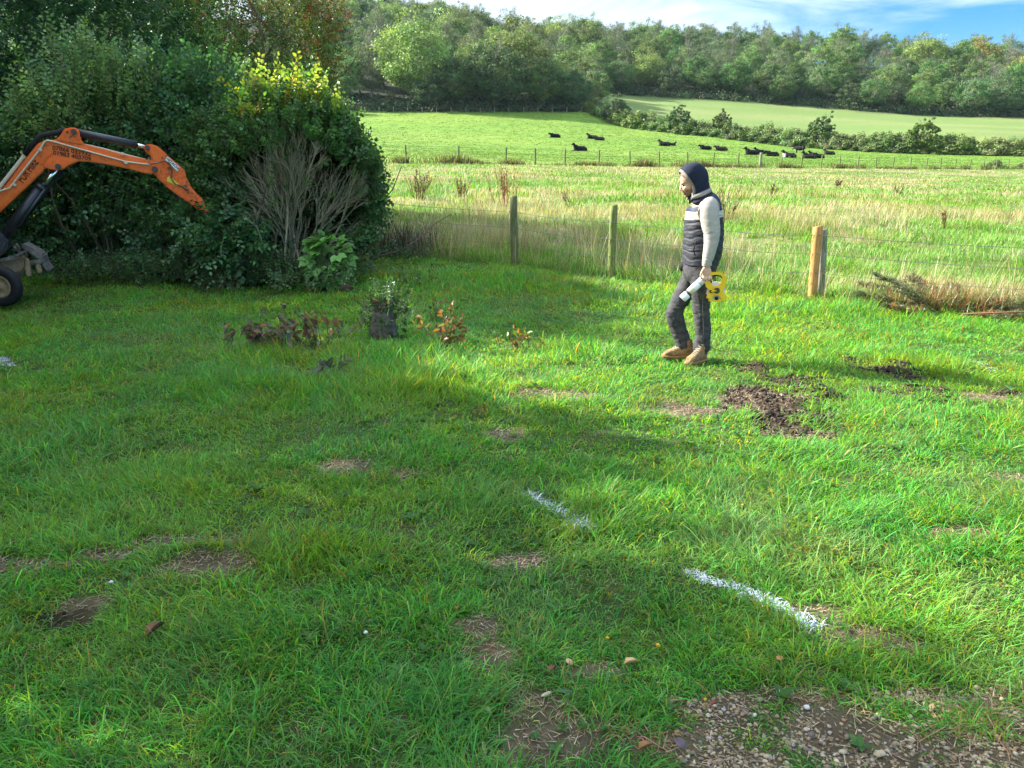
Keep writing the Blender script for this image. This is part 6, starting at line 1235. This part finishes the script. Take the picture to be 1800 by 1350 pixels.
stone(1370, 1163, .026, .022, .010, (.50, .20, .09), 'tile_chip', 'small terracotta chip lying in the green grass', 'chip', .6, seed=9, lift=.02); stone(1640, 1245, .032, .02, .012, (.36, .24, .13), 'stone', 'tan stone where grass tuft meets the gravel', 'stone', .9, seed=10, lift=.004)
def fallen(px, py, s, col, label, yaw, lift=.02, curl=.5):
    x, y = hit(px, py); z = g1(x, y)+lift; a = Acc(); leaves(a, np.array([[-s*.5, 0, 0]]), np.array([[1., 0, .15]]), np.array([[0, .15, 1.]]), s, .55, np.array([col]), curl); o = link('fallen_leaf', a.mesh('fallen_leaf', dead_leaf)); o.location = (x, y, z); o.rotation_euler = (R(-8), 0, yaw)
    sm = o.modifiers.new('s', 'SOLIDIFY'); sm.thickness = .0012; tag(o, label, 'leaf', 'fallen leaves on the lawn')
dead_leaf = leaf_mat('dry_leaf', trans=.15, rough=.6, spec=.3, yell=(1, 1, 1))
for q in [(1110, 1170, .055, (.52, .36, .16), 'tan fallen leaf lying by the yellow flowers', .2), (278, 1132, .085, (.17, .075, .04), 'dark brown curled leaf standing in the shaded grass', 1.2, .035), (1000, 1168, .038, (.40, .30, .18), 'small buff leaf on bare ground', 2.2), (972, 1180, .05, (.20, .07, .04), 'reddish-brown leaf on bare ground', .9),
          (855, 1258, .045, (.24, .32, .14), 'pale green leaf lying on bare ground below the grass', -.7), (1135, 1322, .05, (.30, .15, .06), 'orange-brown leaf at the bottom of the bare ground', .4), (1195, 1318, .05, (.10, .08, .10), 'purplish leaf at the bottom of the bare ground', 2), (1255, 1246, .03, (.22, .07, .05), 'small red leaf where grass meets gravel', .5), (805, 1080, .035, (.25, .10, .05), 'small rust-brown leaf above the bare strip', 1.3),
          (1262, 672, .05, (.4, .3, .12), 'tan leaf in lit grass in front of the boots', .3), (800, 668, .05, (.30, .20, .10), 'brown leaf in the grass in front of the withered sucker', .8)]: fallen(*q)
petal_y = solid_mat('yellow_petal', (.85, .52, .02), rough=.6); petal_w = solid_mat('white_petal', (.8, .8, .78), rough=.6); stem_g = solid_mat('flower_stem', (.10, .22, .04), rough=.6)
def flower(px, py, r_, mt, nm, label, h=.07):
    x, y = hit(px, py); x0, y0, z = x, y-.0, g1(x, y); o = thing(nm, label, 'flower', (x, y, z), 'small flowers in the lawn'); a = Acc(); n = 22; az = np.arange(n)*2.4; lay = np.linspace(.35, 1, n)
    d = np.stack([np.cos(az)*lay, np.sin(az)*lay-.2, .75-.6*lay], 1); leaves(a, np.tile([x, y, z+h], (n, 1)), d, np.tile([0, 0, 1.], (n, 1)), r_*np.ones(n), .35, (1, 1, 1), .1); child('petal_head', a.mesh('petal_head', mt), o); tube_obj('stem', [Vector((x, y, z)), Vector((x+.005, y, z+h*.6)), Vector((x, y, z+h))], .0015, stem_g, o, 5)
for q in [(1155, 1160, .010, petal_y, 'dandelion', 'yellow flower, brightest one just above the tan leaf'), (1067, 1146, .008, petal_y, 'dandelion', 'yellow flower above the bare ground patch'), (1237, 1262, .006, petal_y, 'dandelion', 'small orange-yellow flower at the gravel edge'), (1432, 935, .007, petal_y, 'dandelion', 'small yellow flower in lit grass above the longer paint line'),
          (645, 1146, .009, petal_w, 'daisy', 'single white daisy in shaded grass'), (200, 1052, .010, petal_w, 'daisy', 'white daisy beside the dark rut'), (1303, 908, .007, petal_y, 'dandelion', 'small yellow flower between the two paint lines on the lit side')]: flower(*q)

# ------------------------------------------------------------------ felled conifer branches by the fence
def conifer_branch(px, py, ln, az, el, label, brown=.3):
    x, y = hit(px, py); z = g1(x, y)+.04; a, tw = Acc(), Acc(); d = np.array([[math.cos(az)*math.cos(el), math.sin(az)*math.cos(el), math.sin(el)]]); sp = limb_paths(1, np.array([[x, y, z]]), d, np.array([ln]), 9, .05, -.12)
    sp[..., 2] = np.maximum(sp[..., 2], z); tubes(tw, sp, np.linspace(.014, .004, 9)[None], 6, (.15, .09, .05)); n = 46; ti = rnd(n, .12, 1)*7.999; i = ti.astype(int); f = (ti-i)[:, None]; b = sp[0, i]*(1-f)+sp[0, i+1]*f; t_ = unit(sp[0, np.minimum(i+1, 8)]-sp[0, i])
    sd_ = unit(np.cross(t_, np.array([0, 0, 1.])))*np.where(rnd(n) < .5, 1, -1)[:, None]; dd = t_*.75+sd_*.8+sph(n)*.25+np.array([0, 0, .1]); tl = .34*ln*(1.1-ti/8)+.05; s2 = limb_paths(n, b, dd, tl, 4, .1, -.1); tubes(tw, s2, np.full((n, 4), .0028), 3, (.16, .09, .05))
    m_ = n*44; bi = np.repeat(np.arange(n), 44); q = rnd(m_)*2.999; i = q.astype(int); f = (q-i)[:, None]; pos = s2[bi, i]*(1-f)+s2[bi, i+1]*f; td = unit(s2[bi, i+1]-s2[bi, i]); br = rnd(n) < brown; col = np.where(br[bi][:, None], pick([(.30, .09, .04), (.24, .12, .05), (.30, .18, .08)], m_), pick([(.07, .125, .05), (.11, .16, .07), (.13, .14, .08)], m_))
    leaves(a, pos, td*.6+sph(m_)*.85, sph(m_), .05*rnd(m_, .5, 1.3), .16, jit(col, m_, .2, .06), flat=True); return plant('conifer_branch', label, 'branch', (x, y), [('stem', tw, near_twig), ('needles', a, near_leaf)], 'felled conifer branches by the fence')
for q in [(1640, 549, 0.96, R(155), R(18), 'felled conifer branch rising highest toward the square post', 0.09), (1645, 554, 0.88, R(140), R(31), 'felled conifer branch with upright green tip in the pile', 0.06), (1655, 546, 0.72, R(100), R(33), 'short felled conifer branch with rust-red needles at the pile centre', 0.39), (1690, 554, 0.96, R(20), R(15), 'felled conifer branch with red needles stretching along the fence foot', 0.36),
          (1750, 544, 0.88, R(10), R(16), 'green felled conifer branch reaching out past the photo edge', 0.06), (1630, 554, 0.64, R(195), R(9), 'low brown conifer branch lying on the grass side of the pile', 0.36), (1700, 559, 0.72, R(-20), R(6), 'dark conifer branch lying flat at the front of the pile', 0.18), (1600, 524, 0.72, R(170), R(15), 'green conifer branch lying closest to the new post', 0.09), (1670, 544, 0.56, R(60), R(22), 'dry red-brown conifer branch at the back of the pile', 0.48), (1780, 559, 0.80, R(170), R(10), 'dark green conifer branch lying over the long pole', 0.12)]: conifer_branch(*q)
pl = thing('timber_pole', 'thin brown pole lying in the grass beside the conifer branches', 'pole', (*hit(1750, 566), 0)); x0, y0 = hit(1690, 566); x1, y1 = hit(1900, 572); tube_obj('pole', [Vector((x0, y0, g1(x0, y0)+.10)), Vector(((x0+x1)/2, (y0+y1)/2, g1(x0, y0)+.12)), Vector((x1, y1, g1(x1, y1)+.10))], .010, solid_mat('brown_pole', (.20, .10, .05), rough=.85, noise=.3, nscale=30), pl, 10)

# tall stalks along the fence foot
a = Acc(); n = 420; x = rnd(n, -1.5, 7.5); y = near_fence_y(x)+rng.normal(.15, .22, n); grass(a, x, y, rnd(n, .4, .95), .006*rnd(n, .6, 1.3), rnd(n, 0, 6.28), np.abs(rng.normal(.12, .12, n)), rnd(n, .1, .6), jit(pick([(.45, .38, .22), (.36, .28, .15), (.26, .15, .08), (.5, .42, .25)], n), n, .15, .05), 4)
tag(link('dry_stalks', a.mesh('dry_stalks', near_leaf)), 'tall dry stalks standing along the foot of the barbed wire fence', 'stalks', kind='stuff')

a = Acc(); n = 2600; cx, cyy = hit(1665, 548); x = cx+rng.normal(0, .62, n); y = cyy+.05+rng.normal(0, .16, n); k = y > near_fence_y(x)-.75; x, y = x[k], y[k]; n = len(x)
grass(a, x, y, rnd(n, .12, .48), .008*rnd(n, .6, 1.3), rnd(n, 0, 6.28), np.abs(rng.normal(.3, .2, n)), rnd(n, .4, 1.5), jit(pick([(.28, .16, .07), (.20, .10, .05), (.14, .20, .06), (.34, .24, .12), (.10, .17, .05)], n), n, .2, .06), 3)
tag(link('dead_bracken', a.mesh('dead_bracken', near_leaf)), 'soft red-brown dead growth mixed through the conifer branches at the fence foot', 'dead growth', kind='stuff')
# ------------------------------------------------------------------ haze over the valley
bm = bmesh.new(); bmesh.ops.create_cube(bm, size=1, matrix=Matrix.Translation((0, 520, 48)) @ Matrix.Diagonal((1900, 1240, 170, 1)))
me = bpy.data.meshes.new('haze'); bm.to_mesh(me); bm.free(); m, t = mat_new('haze'); v = N(t, 'ShaderNodeVolumePrincipled'); v.inputs['Density'].default_value = 0.000045; v.inputs['Color'].default_value = (.62, .82, 1.0, 1); v.inputs['Anisotropy'].default_value = .2
o = N(t, 'ShaderNodeOutputMaterial'); t.links.new(v.outputs[0], o.inputs['Volume']); me.materials.append(m); tag(link('haze', me), kind='stuff')
